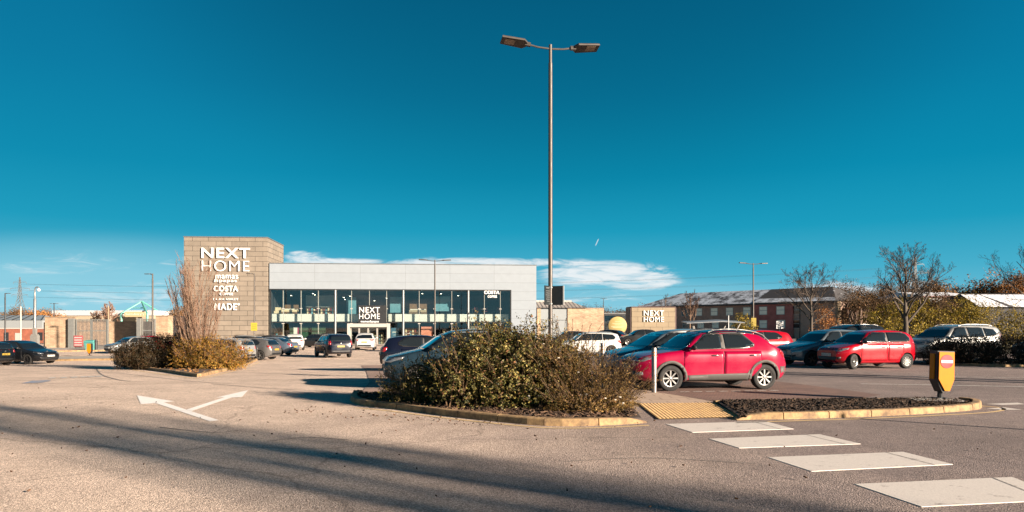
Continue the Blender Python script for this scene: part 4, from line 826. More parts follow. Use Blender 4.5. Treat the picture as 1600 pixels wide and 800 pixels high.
def wheel_meshes(R, n, dark):
    k = (R, n, dark)
    if k in _wheels: return _wheels[k]
    M = Matrix.Rotation(-PI/2, 4, 'X'); a = MB(); a.lathe([(.64*R, -.085), (.72*R, -.105), (.93*R, -.10), (.985*R, -.085), (R, -.06), (R, .06), (.985*R, .085), (.93*R, .10), (.72*R, .105), (.64*R, .085)], 28, M, close=True)
    def mesh(mb, mats, ang):
        o = mb.build('tmp', mats, None, smooth=ang); me = o.data; bpy.data.objects.remove(o); return me
    b = MB(); b.lathe([(0, .03), (.655*R, .03), (.655*R, -.085), (0, -.085)], 24, M)
    c = MB(); c.lathe([(.59*R, .055), (.61*R, .088), (.655*R, .094), (.67*R, .086)], 28, M); c.lathe([(0, .088), (.09*R, .086), (.15*R, .07), (.16*R, .03)], 14, M)
    for i in range(n):
        an = 2*PI*i/n; t = Matrix.Rotation(-PI/2, 4, 'X') @ Matrix.Rotation(an, 4, 'Z')
        if n <= 6: offs = (-.055*R, .055*R); w0, w1 = .035*R, .055*R
        else: offs = (0,); w0, w1 = (.055*R, .075*R) if n < 10 else (.035*R, .04*R)
        for o_ in offs:
            vs = [(.10*R, o_*.6-w0, .035), (.10*R, o_*.6+w0, .035), (.62*R, o_*1.9+w1, .045), (.62*R, o_*1.9-w1, .045), (.10*R, o_*.6-w0*.7, .078), (.10*R, o_*.6+w0*.7, .078), (.62*R, o_*1.9+w1*.8, .082), (.62*R, o_*1.9-w1*.8, .082)]
            c.add([t @ Vector(v) for v in vs], [(3, 2, 1, 0), (4, 5, 6, 7), (0, 1, 5, 4), (1, 2, 6, 5), (2, 3, 7, 6), (3, 0, 4, 7)])
    r = (mesh(b, WELL, 30), mesh(a, RUBBER, 50), mesh(c, ALLOYD if dark else ALLOY, 40)); _wheels[k] = r; return r
CUT = []
def car(label, pos, heading, typ, L, Wd, H, wb, fo, R, col, det=1, spokes=5, darkrim=False, roof=None, clad=False, rails=None, plates=True, group=None, tint=None, steer=0):
    P = PROF[typ]; top = pchip(P['top']); x_, y_ = pos; z_ = g(x_, y_)
    root = thing('parked_car', label, 'car', (x_, y_, z_), math.radians(heading), group or 'cars in the car park')
    hw = Wd/2; zb0 = P['bot']*H
    def fw(s): return 1-.32*max(0, 1-s/.16)**2.2-.27*max(0, 1-(1-s)/.13)**2.2
    def zbelt(s): return H*(P['belt'][0]+(P['belt'][1]-P['belt'][0])*s)
    def ztop(s): return H*top(s)
    def yside(s, z):
        zb = zbelt(s); k = max(0, (z-zb)/(H-zb)); return hw*fw(s)*(.955-.20*k-.05*k*k)
    st = sorted(set([0, .006, .018, .035, .055, .08, .11, .14, .17, .20, .23, .26, .285, .31, .335, .36, .385, .41, .435, .46, .49, .52, .56, .60, .64, .68, .72, .76, .80, .84, .87, .895, .915, .93, .945, .957, .968, .978, .987, .994, 1]+[p[0] for p in P['top']]))
    st = [s for i, s in enumerate(st) if i == 0 or s-st[i-1] > .004 or s == 1]
    bm = bmesh.new(); rings = []
    for s in st:
        w = hw*fw(s); zt = ztop(s); zs = min(zbelt(s), zt-.045); zb = zb0+.10*max(0, 1-s/.08)**2+.12*max(0, 1-(1-s)/.10)**2
        pts = [(0, zb), (.6*w, zb), (.88*w, zb+.005), (.955*w, zb+.05), (.982*w, zb+.13), (.985*w, zb+(zs-zb)*.42), (1.0*w, zb+(zs-zb)*.66), (.998*w, zb+(zs-zb)*.80), (.975*w, zs-.05), (.955*w, zs-.005)]
        gh = zt-zs; r = min(.09, gh*.6)
        for k in (.25, .5, .78, 1.0):
            z = zs+(gh-r)*k
            pts.append((yside(s, z) if gh > .06 else .955*w*(1-.03*k), z))
        ye = pts[-1][0]
        pts += [(ye-.25*r-.004, zt-r*.55), (ye-.8*r-.01, zt-r*.16), (ye*.80-.5*r, zt), (ye*.45, zt+.012), (0, zt+.018)]
        ring = []
        for sg in (1, -1):
            seq = pts if sg == 1 else pts[-2:0:-1]
            for (y, z) in seq:
                x = L/2-s*L
                zm = .42*H
                if s < .09: x -= (1-s/.09)**1.5*((z-zm)/(.4*H))**2*.11*(1 if z < zm else 1.2)
                if s > .93 and z < .6*H: x += ((s-.93)/.07)**1.5*((z-zm)/(.4*H))**2*.10
                ring.append(bm.verts.new((x, sg*y, z)))
        rings.append(ring)
    n = len(rings[0])
    for a, b_ in zip(rings, rings[1:]):
        for k in range(n): bm.faces.new((a[k], a[(k+1) % n], b_[(k+1) % n], b_[k]))
    bm.faces.new(rings[0][::-1]); bm.faces.new(rings[-1]); bmesh.ops.recalc_face_normals(bm, faces=bm.faces)
    bvh = BVHTree.FromBMesh(bm); me = bpy.data.meshes.new('body'); bm.to_mesh(me); bm.free()
    colm = col; me.materials.append(colm); me.materials.append(WELL)
    # wheel arches cut out of the body
    axs = [L/2-fo, L/2-fo-wb]; Rc = R+.045
    body = link('body', me, root)
    cuts = []
    for ax in axs:
        cb = MB(); cb.lathe([(0, -1.3), (Rc, -1.3), (Rc, 1.3), (0, 1.3)], 32, Matrix.Translation((ax, 0, R)) @ Matrix.Rotation(-PI/2, 4, 'X')); c = cb.build('cut', WELL); CUT.append(c)
        c.location = (0, 0, 0); md = body.modifiers.new('b', 'BOOLEAN'); md.operation = 'DIFFERENCE'; md.solver = 'EXACT'; md.object = c; cuts.append(c); c.parent = root
    dg = bpy.context.evaluated_depsgraph_get(); nm = bpy.data.meshes.new_from_object(body.evaluated_get(dg)); nm.name = 'body'; body.modifiers.clear(); body.data = nm
    for c in cuts: bpy.data.objects.remove(c)
    for p in nm.polygons:
        inner = any(all(abs(math.hypot(nm.vertices[v].co.x-ax, nm.vertices[v].co.z-R)-Rc) < .006 for v in p.vertices) for ax in axs)
        p.material_index = 1 if inner else 0; p.use_smooth = True
    nm.set_sharp_from_angle(angle=math.radians(32))
    # ---- pieces laid on the body surface
    def hit(ax, a, b_, off):
        o, d = {'L': (Vector((a, 3, b_)), Vector((0, -1, 0))), 'R': (Vector((a, -3, b_)), Vector((0, 1, 0))), 'F': (Vector((6, a, b_)), Vector((-1, 0, 0))), 'B': (Vector((-6, a, b_)), Vector((1, 0, 0))), 'T': (Vector((a, b_, 5)), Vector((0, 0, -1)))}[ax]
        q = bvh.ray_cast(o, d)
        if q[0] is None:
            q = bvh.find_nearest(o+d*(3 if ax in 'LR' else 6 if ax in 'FB' else 4))
        nn = q[1] if q[1].dot(d) < 0 else -q[1]
        return q[0]+nn*off
    def decal(name, ax, poly, mat, off=.005, cell=.12, par=None, rim=True):
        v, f = fill(poly, cell); mb = MB(); V = [hit(ax, p.x, p.y, off) for p in v]; mb.add(V, f)
        nb = sum(max(1, int((Vector(poly[(i+1) % len(poly)])-Vector(poly[i])).length/cell)) for i in range(len(poly)))
        B = [hit(ax, p.x, p.y, -.004) for p in v[:nb]]; mb.add([V[i] for i in range(nb)]+B, [(i, (i+1) % nb, nb+(i+1) % nb, nb+i) for i in range(nb)])
        me_ = mb; o = me_.build(name, mat, par or root, smooth=45)
        bm_ = bmesh.new(); bm_.from_mesh(o.data); bmesh.ops.remove_doubles(bm_, verts=bm_.verts, dist=1e-5); bmesh.ops.recalc_face_normals(bm_, faces=bm_.faces); bm_.to_mesh(o.data); bm_.free(); return o
    def sx(poly): return [(L/2-s*L, z*H) for s, z in poly]
    for sd in ('L', 'R'):
        for i, w in enumerate(P['win']):
            m = CARGLS
            if det >= 2:                                         # dark seal round each window
                pl = sx(w); cx = sum(p[0] for p in pl)/len(pl); cz = sum(p[1] for p in pl)/len(pl)
                decal('window_trim', sd, [(p[0]+(p[0]-cx)/max(.01, math.hypot(p[0]-cx, p[1]-cz))*.03, p[1]+(p[1]-cz)/max(.01, math.hypot(p[0]-cx, p[1]-cz))*.03) for p in pl], CHROME if det >= 3 else TRIMB, .009, .08)
            decal('side_window', sd, sx(w), m, .013, .08)
    for sd in ('L', 'R'):
        if det >= 1: a, b_ = P['win'][0], P['win'][1]; decal('pillar_trim', sd, sx([(max(p[0] for p in a)-.004, .69), (max(p[0] for p in a)-.004, .935), (min(p[0] for p in b_)+.004, .935), (min(p[0] for p in b_)+.004, .69)]), TRIMB if not clad else CLADG, .010, .08)
    if det >= 2:
        for ax, pz in (('F', .545*H), ('B', .60*H)):
            p = hit(ax, 0, pz, .0); sg = 1 if ax == 'F' else -1; mb = MB(); mb.lathe([(0, .022), (.045, .018), (.055, 0)], 14, Matrix.Translation(p) @ Matrix.Rotation(sg*PI/2, 4, 'Y')); mb.build('badge', CHROME, root, smooth=40)
        for sg in (1, -1): decal('fog_lamp', 'F', [(sg*hw*.66, .26*H), (sg*hw*.66, .31*H), (sg*hw*.80, .32*H), (sg*hw*.80, .27*H)], LAMPG if clad else TRIMB, .008, .07)
    # windscreen and rear window
    zc, zr = H*top(P['cowl'])+.01, H*.935
    def band(s_from_z, z0, z1, k):
        out = []
        for z in (z0, (z0+z1)/2, z1): out.append((yside(s_from_z, z)*k, z))
        return [(-y, z) for y, z in out]+[(y, z) for y, z in out[::-1]]
    bw = band(.4, zc, zr, .93); decal('windscreen', 'F', bw, CARGL, .006)
    zl_, zh_ = H*(.70 if typ != 'saloon' else .76), H*(.905 if typ != 'saloon' else .93)
    decal('rear_window', 'B', band(.85, zl_, zh_, .86), CARGL, .006)
    # lights, grille, plates
    hz = .50*H*(.93 if typ not in ('suv', 'bigsuv') else 1.0)+.03
    for sg in (1, -1):
        hl = [(sg*hw*.52, hz-.035), (sg*hw*.60, hz+.045), (sg*hw*.90, hz+.085), (sg*hw*.93, hz+.03), (sg*hw*.80, hz-.05)]
        decal('headlight', 'F', hl, LAMPG, .006, .08)
        tz = .62*H if typ != 'saloon' else .60*H
        tl_ = [(sg*hw*.60, tz-.10), (sg*hw*.62, tz+.05), (sg*hw*.90, tz+.09), (sg*hw*.925, tz-.02), (sg*hw*.88, tz-.12)]
        if typ in ('bigsuv',): tl_ = [(sg*hw*.74, tz-.12), (sg*hw*.74, tz+.08), (sg*hw*.80, tz+.30), (sg*hw*.86, tz+.30), (sg*hw*.915, tz+.02), (sg*hw*.90, tz-.14)]
        decal('tail_light', 'B', tl_, TAIL, .006, .08)
    if typ != 'mini': decal('grille', 'F', [(-hw*.50, hz+.0), (-hw*.40, hz-.10), (hw*.40, hz-.10), (hw*.50, hz+.0), (hw*.42, hz+.035), (-hw*.42, hz+.035)], TRIMB, .005, .1)
    lz = zb0+.17
    decal('lower_grille', 'F', [(-hw*.72, lz), (-hw*.60, lz-.07), (hw*.60, lz-.07), (hw*.72, lz), (hw*.62, lz+.09), (-hw*.62, lz+.09)], TRIMB, .005, .1)
    decal('rear_bumper_trim', 'B', [(-hw*.80, zb0+.14), (hw*.80, zb0+.14), (hw*.84, zb0+.28), (-hw*.84, zb0+.28)], TRIMB, .004, .12)
    if plates:
        for ax, pz, m in (('F', hz-.175, PLW), ('B', .485*H, PLY)):
            p = hit(ax, 0, pz, .0); sg = 1 if ax == 'F' else -1; mb = MB(); a, b_ = sorted((p.x-.01*sg, p.x+.03*sg)); mb.box(a, b_, -.26, .26, pz-.055, pz+.055); pl = mb.build('number_plate', m, root)
            if det >= 1:
                mb = MB(); a, b_ = sorted((p.x+.031*sg, p.x+.034*sg))
                for k in range(7):
                    yy = -.215+k*.066+(.03 if k > 3 else 0)
                    mb.box(a, b_, yy-.022, yy-.009, pz-.034, pz+.034); mb.box(a, b_, yy-.008, yy+.022, pz+(.022 if k % 2 else -.034), pz+(.034 if k % 2 else -.022))
                mb.build('plate_marks', INK, pl)
    # mirrors, handles, doors
    for sg in (1, -1):
        sdd = 'L' if sg > 0 else 'R'; tzz = .62*H
        decal('tail_light', sdd, [(L/2-.985*L, tzz+.05), (L/2-.985*L, tzz-.08), (L/2-.955*L, tzz-.03), (L/2-.925*L, tzz+.05), (L/2-.945*L, tzz+.075)], TAIL, .007, .07)
        if det >= 1: decal('headlight', sdd, [(L/2-.03*L, hz), (L/2-.05*L, hz+.07), (L/2-.12*L, hz+.10), (L/2-.10*L, hz+.03)], LAMPG, .007, .07)
        mz = zbelt(.3)+.075; mx_ = L/2-(P['cowl']+.055)*L; yy = yside(.33, mz)*sg; mb = MB()
        mb.lathe([(.0, -1), (.5, -.85), (.85, -.45), (1, 0), (.85, .45), (.5, .85), (0, 1)], 10, Matrix.Translation((mx_, yy+sg*.13, mz)) @ Matrix.Diagonal((.07, .11, .07, 1)) @ Matrix.Rotation(PI/2, 4, 'X'))
        mb.tube([(mx_, yy-sg*.03, mz-.05), (mx_, yy+sg*.10, mz-.03)], .025, 6); mb.build('mirror', TRIMB if det >= 2 and typ != 'bigsuv' else col, root, smooth=50)
        sd = 'L' if sg > 0 else 'R'
        if det >= 2:
            for i, (a, b_) in enumerate(P['door']):
                zlo, zhi = zb0/H+.075, P['belt'][0]-.010
                cut = .06 if i == 1 else 0
                pl = [(a, zlo), (a-.0, zhi), (b_, zhi+.004), (b_, zlo+.16 if i == 1 else zlo), (b_-cut, zlo)]
                big = [(L/2-s*L, z*H) for s, z in pl]; cx = sum(p[0] for p in big)/5; cz = sum(p[1] for p in big)/5
                gap = decal('door_gap', sd, [(p[0]+(.006 if p[0] > cx else -.006), p[1]+(.006 if p[1] > cz else -.006)) for p in big], TRIMB, .0015, .14)
                d = decal('door', sd, big, col, .0045, .10); gap.parent = d
                hx = L/2-(b_-.055)*L; hz_ = H*(P['belt'][0]-.075); p = hit(sd, hx, hz_, .02)
                mb = MB(); mb.tube([p+Vector((.09, 0, 0)), p+Vector((.07, sg*.015, 0)), p+Vector((-.07, sg*.015, 0)), p+Vector((-.09, 0, 0))], .014, 6); mb.build('handle', col if not clad else CHROME, d, smooth=60)
        if rails:
            pr = []
            for s in [.47+.04*k for k in range(11)]:
                z = ztop(s); pr.append((L/2-s*L, sg*(yside(s, z-.09)-.055), z+(.035 if .48 < s < .86 else .0)))
            mb = MB(); mb.tube(pr, .018, 6); mb.build('roof_rail', rails, root, smooth=60)
        if clad:
            for ax in axs:
                r1, r2 = Rc+.002, Rc+.075; k0 = math.radians(-14); pts_o = [(ax+r2*math.cos(a), R+r2*math.sin(a)) for a in [k0+(PI-2*k0)*i/22 for i in range(23)]]; pts_i = [(ax+r1*math.cos(a), R+r1*math.sin(a)) for a in [k0+(PI-2*k0)*i/22 for i in range(23)]]
                decal('wheel_arch_trim', sd, pts_o+pts_i[::-1], CLADG, .012, .07)
            decal('sill_trim', sd, [(axs[0]-Rc-.06, zb0+.01), (axs[0]-Rc-.07, zb0+.16), (0, zb0+.185), (axs[1]+Rc+.12, zb0+.20), (axs[1]+Rc+.05, zb0+.30), (axs[1]+Rc+.05, zb0+.01)], CLADG, .010, .1)
    if clad: decal('bumper_trim', 'B', [(-hw*.9, zb0+.03), (hw*.9, zb0+.03), (hw*.93, zb0+.36), (-hw*.93, zb0+.36)], CLADG, .008, .12)
    if roof is not None and clad:
        for sd in ('L', 'R'): decal('roof_edge', sd, sx([(.372, .905), (.44, .965), (.52, .992), (.60, .998), (.70, .982), (.745, .955), (.70, .945), (.62, .955), (.53, .958), (.46, .947), (.42, .918)]), roof, .008, .06)
    if roof is not None:
        a, b_ = P['rf']+.03, (.80 if typ == 'suv' else .90); decal('roof', 'T', [(L/2-a*L, -hw*.74), (L/2-b_*L, -hw*.73), (L/2-b_*L, hw*.73), (L/2-a*L, hw*.74)], roof, .006, .12)
    ws = wheel_meshes(R, spokes, darkrim)
    for ax in axs:
        for sg in (1, -1):
            w = link('wheel', ws[0], root, (ax, sg*(hw-.115), R), 0 if sg > 0 else PI)
            if steer and ax == axs[0]: w.rotation_euler.z += math.radians(steer)
            link('tyre', ws[1], w); link('rim', ws[2], w)
    return root
def from_wheels(pf, pr_px, wb, track, flip=1):           # near side front contact in the picture + column of the rear wheel -> centre of the wheelbase, heading
    A = gp(*pf).to_2d(); k = (pr_px-800)/FPX; best = None
    for i in range(4000):
        y = A.y-wb+i*wb*2/4000; B = Vector((k*y, y)); e = abs((B-A).length-wb)
        if (y >= A.y-.05) == (flip > 0) and (best is None or e < best[0]): best = (e, B)
    B = best[1]; h = (A-B).normalized(); nrm = Vector((-h.y, h.x))
    if nrm.y < 0: nrm = -nrm
    return (A+B)/2+nrm*track/2, math.degrees(math.atan2(h.y, h.x)), h, nrm
def shift(c, h, fo, wb, L):                               # body centre from the middle of the wheelbase
    return c+h*(fo+wb/2-L/2)
RED = paint('red', (.30, .001, .032)); REDV = paint('tomato_red', (.36, .001, .010)); SILV = paint('silver', (.40, .41, .40), .5, .35); SILB = paint('blue_silver', (.22, .27, .30), .5); NAVY = paint('navy', (.004, .006, .016)); GREY = paint('grey', (.16, .155, .15), .5); BLK = paint('black', (.008, .009, .011)); WHT = paint('white', (.62, .61, .58)); TEALC = paint('steel_blue', (.018, .038, .055), .3); BLUG = paint('blue_grey', (.14, .18, .23), .5); DKG = paint('dark_grey', (.035, .036, .038), .4)
# red crossover at the front of the right hand bays
c, hd, h, nr = from_wheels((1046, 611), 1192, 2.58, 1.53)
HD = hd
car('red crossover with dark roof, grey arches and alloy wheels behind the steel bollard', shift(c, h, .83, 2.58, 4.14), hd, 'suv', 4.14, 1.76, 1.52, 2.58, .83, .325, RED, 3, 8, roof=BLK, clad=True, rails=CHROME, plates=True)
base = shift(c, h, .83, 2.58, 4.14)
car('silver blue people carrier nosing out behind the red crossover', base+nr*2.75-h*.35, hd, 'mini', 4.35, 1.80, 1.55, 2.65, .9, .32, SILB, 2, 5, roof=SILV)
# row across the aisle
c, hd2, h2, nr2 = from_wheels((1332, 577), 1415, 2.42, 1.43)
cv = shift(c, h2, .60, 2.42, 3.58)
car('small bright red city car with turned front wheel and sunlit side', cv, hd2, 'mini', 3.58, 1.64, 1.49, 2.42, .60, .29, REDV, 3, 12, steer=22)
bay = nr2*2.55
car('silver grey hatchback between the small red city car and the red crossover', cv+bay-h2*.05, hd2, 'hatch', 4.05, 1.75, 1.50, 2.55, .8, .31, SILB, 2, 5, darkrim=True)
car('red hatchback with dark windscreen two bays behind the silver grey hatchback', cv+bay*3+h2*.3, hd2, 'hatch', 4.1, 1.75, 1.47, 2.55, .8, .31, REDV, 1, 5)
car('white saloon roof showing above the tail of the red crossover', cv+bay*5.3+h2*.6, hd2, 'saloon', 4.5, 1.8, 1.46, 2.7, .8, .31, WHT, 1)
car('black pickup style car with pale rear window between the red city car and the trees', (19.2, 42), hd2+4, 'bigsuv', 4.6, 1.85, 1.74, 2.7, .85, .34, BLK, 1, rails=CHROME)
hx = Vector((-math.cos(math.radians(14)), -math.sin(math.radians(14))))
car('silver large crossover parked behind the keep-left bollard on the right', Vector((17.35, 32.2))-hx*2.32, 180+15, 'bigsuv', 4.64, 1.82, 1.70, 2.7, .93, .35, SILV, 2, 5, rails=CHROME)
car('teal tinted dark car cut off by the right edge of the photo', Vector((23.9, 34.2))-hx*2.2, 194, 'hatch', 4.3, 1.78, 1.46, 2.6, .85, .31, TEALC, 1)
# left hand bays behind the big shrub
ht = Vector((math.cos(math.radians(193)), math.sin(math.radians(193))))
car('steel blue car nose half hidden behind the large shrub bed', Vector((-3.45, 19.6))-ht*2.05, 193, 'mini', 4.1, 1.74, 1.56, 2.55, .82, .31, TEALC, 2, 5, roof=SILB)
car('navy hatchback with pinkish window reflections behind the steel blue car', (-3.62, 31.6), 11, 'hatch', 4.15, 1.76, 1.50, 2.55, .82, .315, NAVY, 2, 8)
# aisle and left rows
def C2(px, Y): return Vector((X(px, Y), Y))
car('dark navy estate driving away down the aisle with red tail lights', C2(520, 53.5), 118, 'bigsuv', 4.63, 1.89, 1.70, 2.77, .88, .35, NAVY, 2, 5)
car('grey hatchback with bright alloys and yellow plate right of the golden shrub', C2(407, 49.0)+Vector((-.9, 0)), 170, 'hatch', 4.3, 1.78, 1.44, 2.68, .85, .32, GREY, 2, 5)
car('silver estate tail emerging from behind the golden shrub', C2(372, 46.0)+Vector((-1.3, .2)), 166, 'estate', 4.5, 1.78, 1.48, 2.68, .88, .32, SILV, 2, 5)
car('blue grey saloon parked right of the grey hatchback with bright alloys', C2(437, 56.5)+Vector((-.9, 0)), 172, 'saloon', 4.5, 1.8, 1.42, 2.7, .85, .32, BLUG, 1, 5)
car('dark hatchback roof showing before the stone tower behind the silver estate', C2(376, 64), 172, 'hatch', 4.2, 1.78, 1.50, 2.6, .85, .32, DKG, 1, roof=SILV)
car('dark car roof showing between the grey hatchback and the white coupe', C2(418, 67), 172, 'hatch', 4.2, 1.78, 1.48, 2.6, .85, .32, DKG, 1)
car('rounded white small car parked before the left shop windows', C2(461, 71), 105, 'mini', 3.7, 1.78, 1.52, 2.45, .7, .31, WHT, 1)
car('white crossover with yellow plate parked before the shop entrance', C2(572, 71), 97, 'suv', 4.3, 1.86, 1.62, 2.6, .85, .33, WHT, 1)
car('dark car in front of the shop left of the navy estate', C2(492, 80), 160, 'hatch', 4.1, 1.76, 1.46, 2.6, .8, .31, DKG, 1)
car('black hatchback roof between the white crossover and the navy hatchback', C2(640, 66), 185, 'hatch', 4.1, 1.76, 1.46, 2.6, .8, .31, BLK, 1)
# beyond the shrub bed
car('white estate with red tail lamp showing above the right part of the shrub bed', C2(916, 46), 186, 'estate', 4.2, 1.78, 1.46, 2.65, .85, .32, WHT, 2, 5, rails=SILV)
car('black crossover before the round yellow sign', C2(947, 70), 150, 'suv', 4.3, 1.85, 1.45, 2.65, .85, .33, BLK, 1)
car('dark saloon beside the foot of the pale sign wall', C2(1000, 66), 186, 'saloon', 4.4, 1.8, 1.44, 2.65, .85, .32, DKG, 1)
car('dark car top showing above the shrub before the stone extension', C2(885, 60), 186, 'hatch', 4.2, 1.76, 1.48, 2.6, .82, .31, DKG, 1)
# far left
car('black hatchback with bronze wheels facing right at the left edge', C2(36, 46), -14, 'hatch', 4.3, 1.80, 1.46, 2.6, .88, .32, BLK, 2, 5, darkrim=True)
car('black car tail with red lamp cut off by the left edge', C2(-38, 43.5), 170, 'hatch', 4.2, 1.78, 1.46, 2.6, .85, .32, BLK, 2, 5)
car('white hatchback facing the camera left of the round shrub island', C2(204, 66), 238, 'hatch', 4.2, 1.78, 1.48, 2.6, .82, .31, SILV, 1)
car('red hatchback behind the left shrub island near the narrow gate', C2(243, 72), 20, 'hatch', 4.1, 1.76, 1.50, 2.55, .8, .31, REDV, 1)
# ---------------------------------------------------------------- street furniture
POLE = pbr('lamp_pole', (.11, .095, .082), .5, .35, var=.15, scale=4, bump=.1, bscale=90); HEAD = pbr('lamp_head', (.10, .085, .072), .5, .3, var=.1); LENS = pbr('lamp_lens', (.34, .25, .17), .3, var=.15, scale=9); YEL = pbr('sign_panel_yellow', (.64, .46, .05), .5, var=.06)
def lamp_head(t, c, ang, tilt, Ln, Wn, roll=0):
    M = Matrix.Translation(c) @ Matrix.Rotation(ang, 4, 'Z') @ Matrix.Rotation(-tilt, 4, 'Y') @ Matrix.Rotation(roll*(1 if math.cos(ang) > 0 else -1), 4, 'X'); mb = MB()
    h = .05*Ln/.75; a = [(-Ln*.02, -Wn*.22), (Ln*.12, -Wn*.5), (Ln, -Wn*.42), (Ln, Wn*.42), (Ln*.12, Wn*.5), (-Ln*.02, Wn*.22)]
    b = [(p[0]*.97+.01, p[1]*.86) for p in a]
    vs = [(p[0], p[1], -h*.6) for p in a]+[(p[0], p[1], h*.3) for p in a]+[(p[0], p[1], h) for p in b]; n = 6
    mb.add([M @ Vector(v) for v in vs], [tuple(range(n-1, -1, -1)), tuple(range(2*n, 3*n))]+[(k*n+i, k*n+(i+1) % n, (k+1)*n+(i+1) % n, (k+1)*n+i) for k in range(2) for i in range(n)])
    mb.tube([M @ Vector((-Ln*.16, 0, 0)), M @ Vector((Ln*.06, 0, 0))], Wn*.17, 8)
    hd_ = mb.build('lamp_head', HEAD, t); mb = MB(); mb.box(Ln*.48, Ln*.86, -Wn*.28, Wn*.28, -h*.6-.008, -h*.6-.002, M=M); mb.build('lens', LENS, hd_)
def lamp(name, label, px, Y, py, arms, r=.065, armL=.65, Ln=.75, Wn=.30, tilt=.10, group='lamp posts', colr=None, roll=0):
    x = X(px, Y); b = g(x, Y); t = thing(name, label, 'lamp post', (x, Y, b), 0, group); H = Z(py, Y)-b; mb = MB()
    mb.lathe([(r*1.9, 0), (r*1.9, .9), (r*1.15, 1.0), (r, 1.05), (r*.9, H-.55), (r*.9, H-.54), (r*.72, H-.53), (r*.72, H), (0, H+.01)], 14); mb.build('pole', colr or POLE, t, smooth=40)
    for a in arms:
        d = Vector((math.cos(math.radians(a)), math.sin(math.radians(a)), 0)); mb = MB(); mb.tube([Vector((0, 0, H-.12))+d*r*.7, Vector((0, 0, H-.10))+d*armL*.6, Vector((0, 0, H-.05))+d*armL], r*.42, 8); mb.build('arm', colr or POLE, t, smooth=40)
        lamp_head(t, Vector((0, 0, H-.04))+d*(armL+.08), math.radians(a), tilt, Ln, Wn, roll)
    return t, H
t, H = lamp('lamp_post', 'tall double headed lamp post with dark parking notices rising from the shrub bed', 860, 21.5, 70, (192.5, 12.5), tilt=.10, Wn=.42, roll=-.20)
zc = Z(462, 21.5)-g(X(860, 21.5), 21.5)
SIGNK = pbr('notice_dark', (.022, .028, .030), .45, var=.1)
for ang, pr in ((math.radians(198), True), (math.radians(18), False)):
    M = Matrix.Translation((0, -.02, zc)) @ Matrix.Rotation(ang+(math.radians(46) if pr else math.radians(-46)), 4, 'Z')
    mb = MB(); mb.box(.06, .43, -.012, .012, -.28, .28, M=M); q = mb.build('notice_panel', SIGNK, t); mb = MB(); yy = (.0125, .016)
    if pr:
        mb.box(.14, .35, *yy, .20, .235, M=M)
        for k, w in enumerate((.26, .24, .27, .22, .25, .2)): mb.box(.10, .10+w, *yy, .12-k*.06, .138-k*.06, M=M)
        mb.build('faint_print', pbr('print_grey', (.16, .17, .17), .6, var=.2, scale=30), q)
    else: mb.box(.40, .435, -.016, .016, -.285, .285, M=M); mb.build('edge', pbr('edge_pale', (.5, .5, .48), .5, var=0), q)
mb = MB(); mb.lathe([(.085, zc+.22), (.085, zc+.26)], 10); mb.build('clamp', STEEL, t); mb = MB(); mb.lathe([(.085, zc-.26), (.085, zc-.22)], 10); mb.build('clamp', STEEL, t)
lamp('lamp_post', 'slim double headed lamp post standing before the white shop front', 679.5, 74, 406, (190, 10), r=.075, armL=.75, Ln=.8, tilt=.05)
t, H = lamp('lamp_post', 'double headed lamp post with yellow plate before the brick building', 1177, 80, 411, (192, 12), r=.08, armL=.8, Ln=.8, tilt=.05)
def plate(t, z, w, h, m, y=-.12):
    mb = MB(); mb.box(-w/2, w/2, y-.02, y, z-h/2, z+h/2); q = mb.build('yellow_plate', m, t); mb = MB()
    for k in range(3): mb.box(-w*.32, w*.32, y-.026, y-.021, z+h*(.24-.22*k)-.02, z+h*(.24-.22*k)+.02)
    mb.build('faint_print', pbr('print_brown', (.35, .25, .05), .6, var=.1), q); return q
plate(t, Z(503.5, 80), .55, .95, pbr('plate_olive', (.42, .31, .03), .5, var=.1))
t, H = lamp('lamp_post', 'single headed lamp post with yellow plate before the stone tower', 397.5, 84, 427, (180,), r=.075, armL=.25, Ln=.6, tilt=0); plate(t, Z(510.5, 84)-g(X(397, 84), 84), .72, .92, YEL)
lamp('lamp_post', 'single headed lamp post rising behind the narrow yard gate', 238.5, 72, 427.5, (180,), r=.085, armL=.15, Ln=.55, tilt=0)
lamp('lamp_post', 'dark single lamp post near the left edge beside the pylon', 8, 95, 458, (0,), r=.09, armL=.1, Ln=.5, tilt=0, colr=DARK)
lamp('lamp_post', 'short dark lamp post far off above the stone wall', 84.5, 125, 474, (0, 180), r=.09, armL=.1, Ln=.5, tilt=0, colr=DARK)
lamp('lamp_post', 'thin distant lamp post above the stone extension roof', 943, 118, 466, (0, 180), r=.06, armL=.05, Ln=.4, tilt=0, colr=DARK)
# camera mast with cabinet
Y = 75; x = X(54.5, Y); b = g(x, Y); t = thing('camera_mast', 'hooked camera mast with white dome and grey base cabinet beside the stone wall', 'camera mast', (x, Y, b)); H = Z(449, Y)-b
mb = MB(); mb.lathe([(.14, 1.0), (.13, H-1.2), (.09, H-1.15), (.085, H-.5)], 12); mb.tube([(0, 0, H-.6), (0, 0, H-.25), (.08, 0, H-.02), (.22, 0, H+.05), (.36, 0, H-.02), (.40, 0, H-.14)], .06, 8); mb.build('pole', STEEL, t, smooth=50)
mb = MB(); mb.lathe([(0, -.16), (.1, -.13), (.14, -.04), (.14, .06), (.06, .14), (0, .15)], 12, Matrix.Translation((.40, 0, H-.26))); mb.build('dome_camera', LETTER, t, smooth=50)
mb = MB(); zc = Z(524, Y)-b; mb.box(-.36, .36, -.22, .22, 0, zc); mb.box(-.28, .28, -.2, .2, zc, zc+.12); mb.box(-.15, .15, -.15, .15, zc+.12, zc+.75); mb.build('cabinet', pbr('cabinet_grey', (.24, .235, .22), .6, var=.12), t)
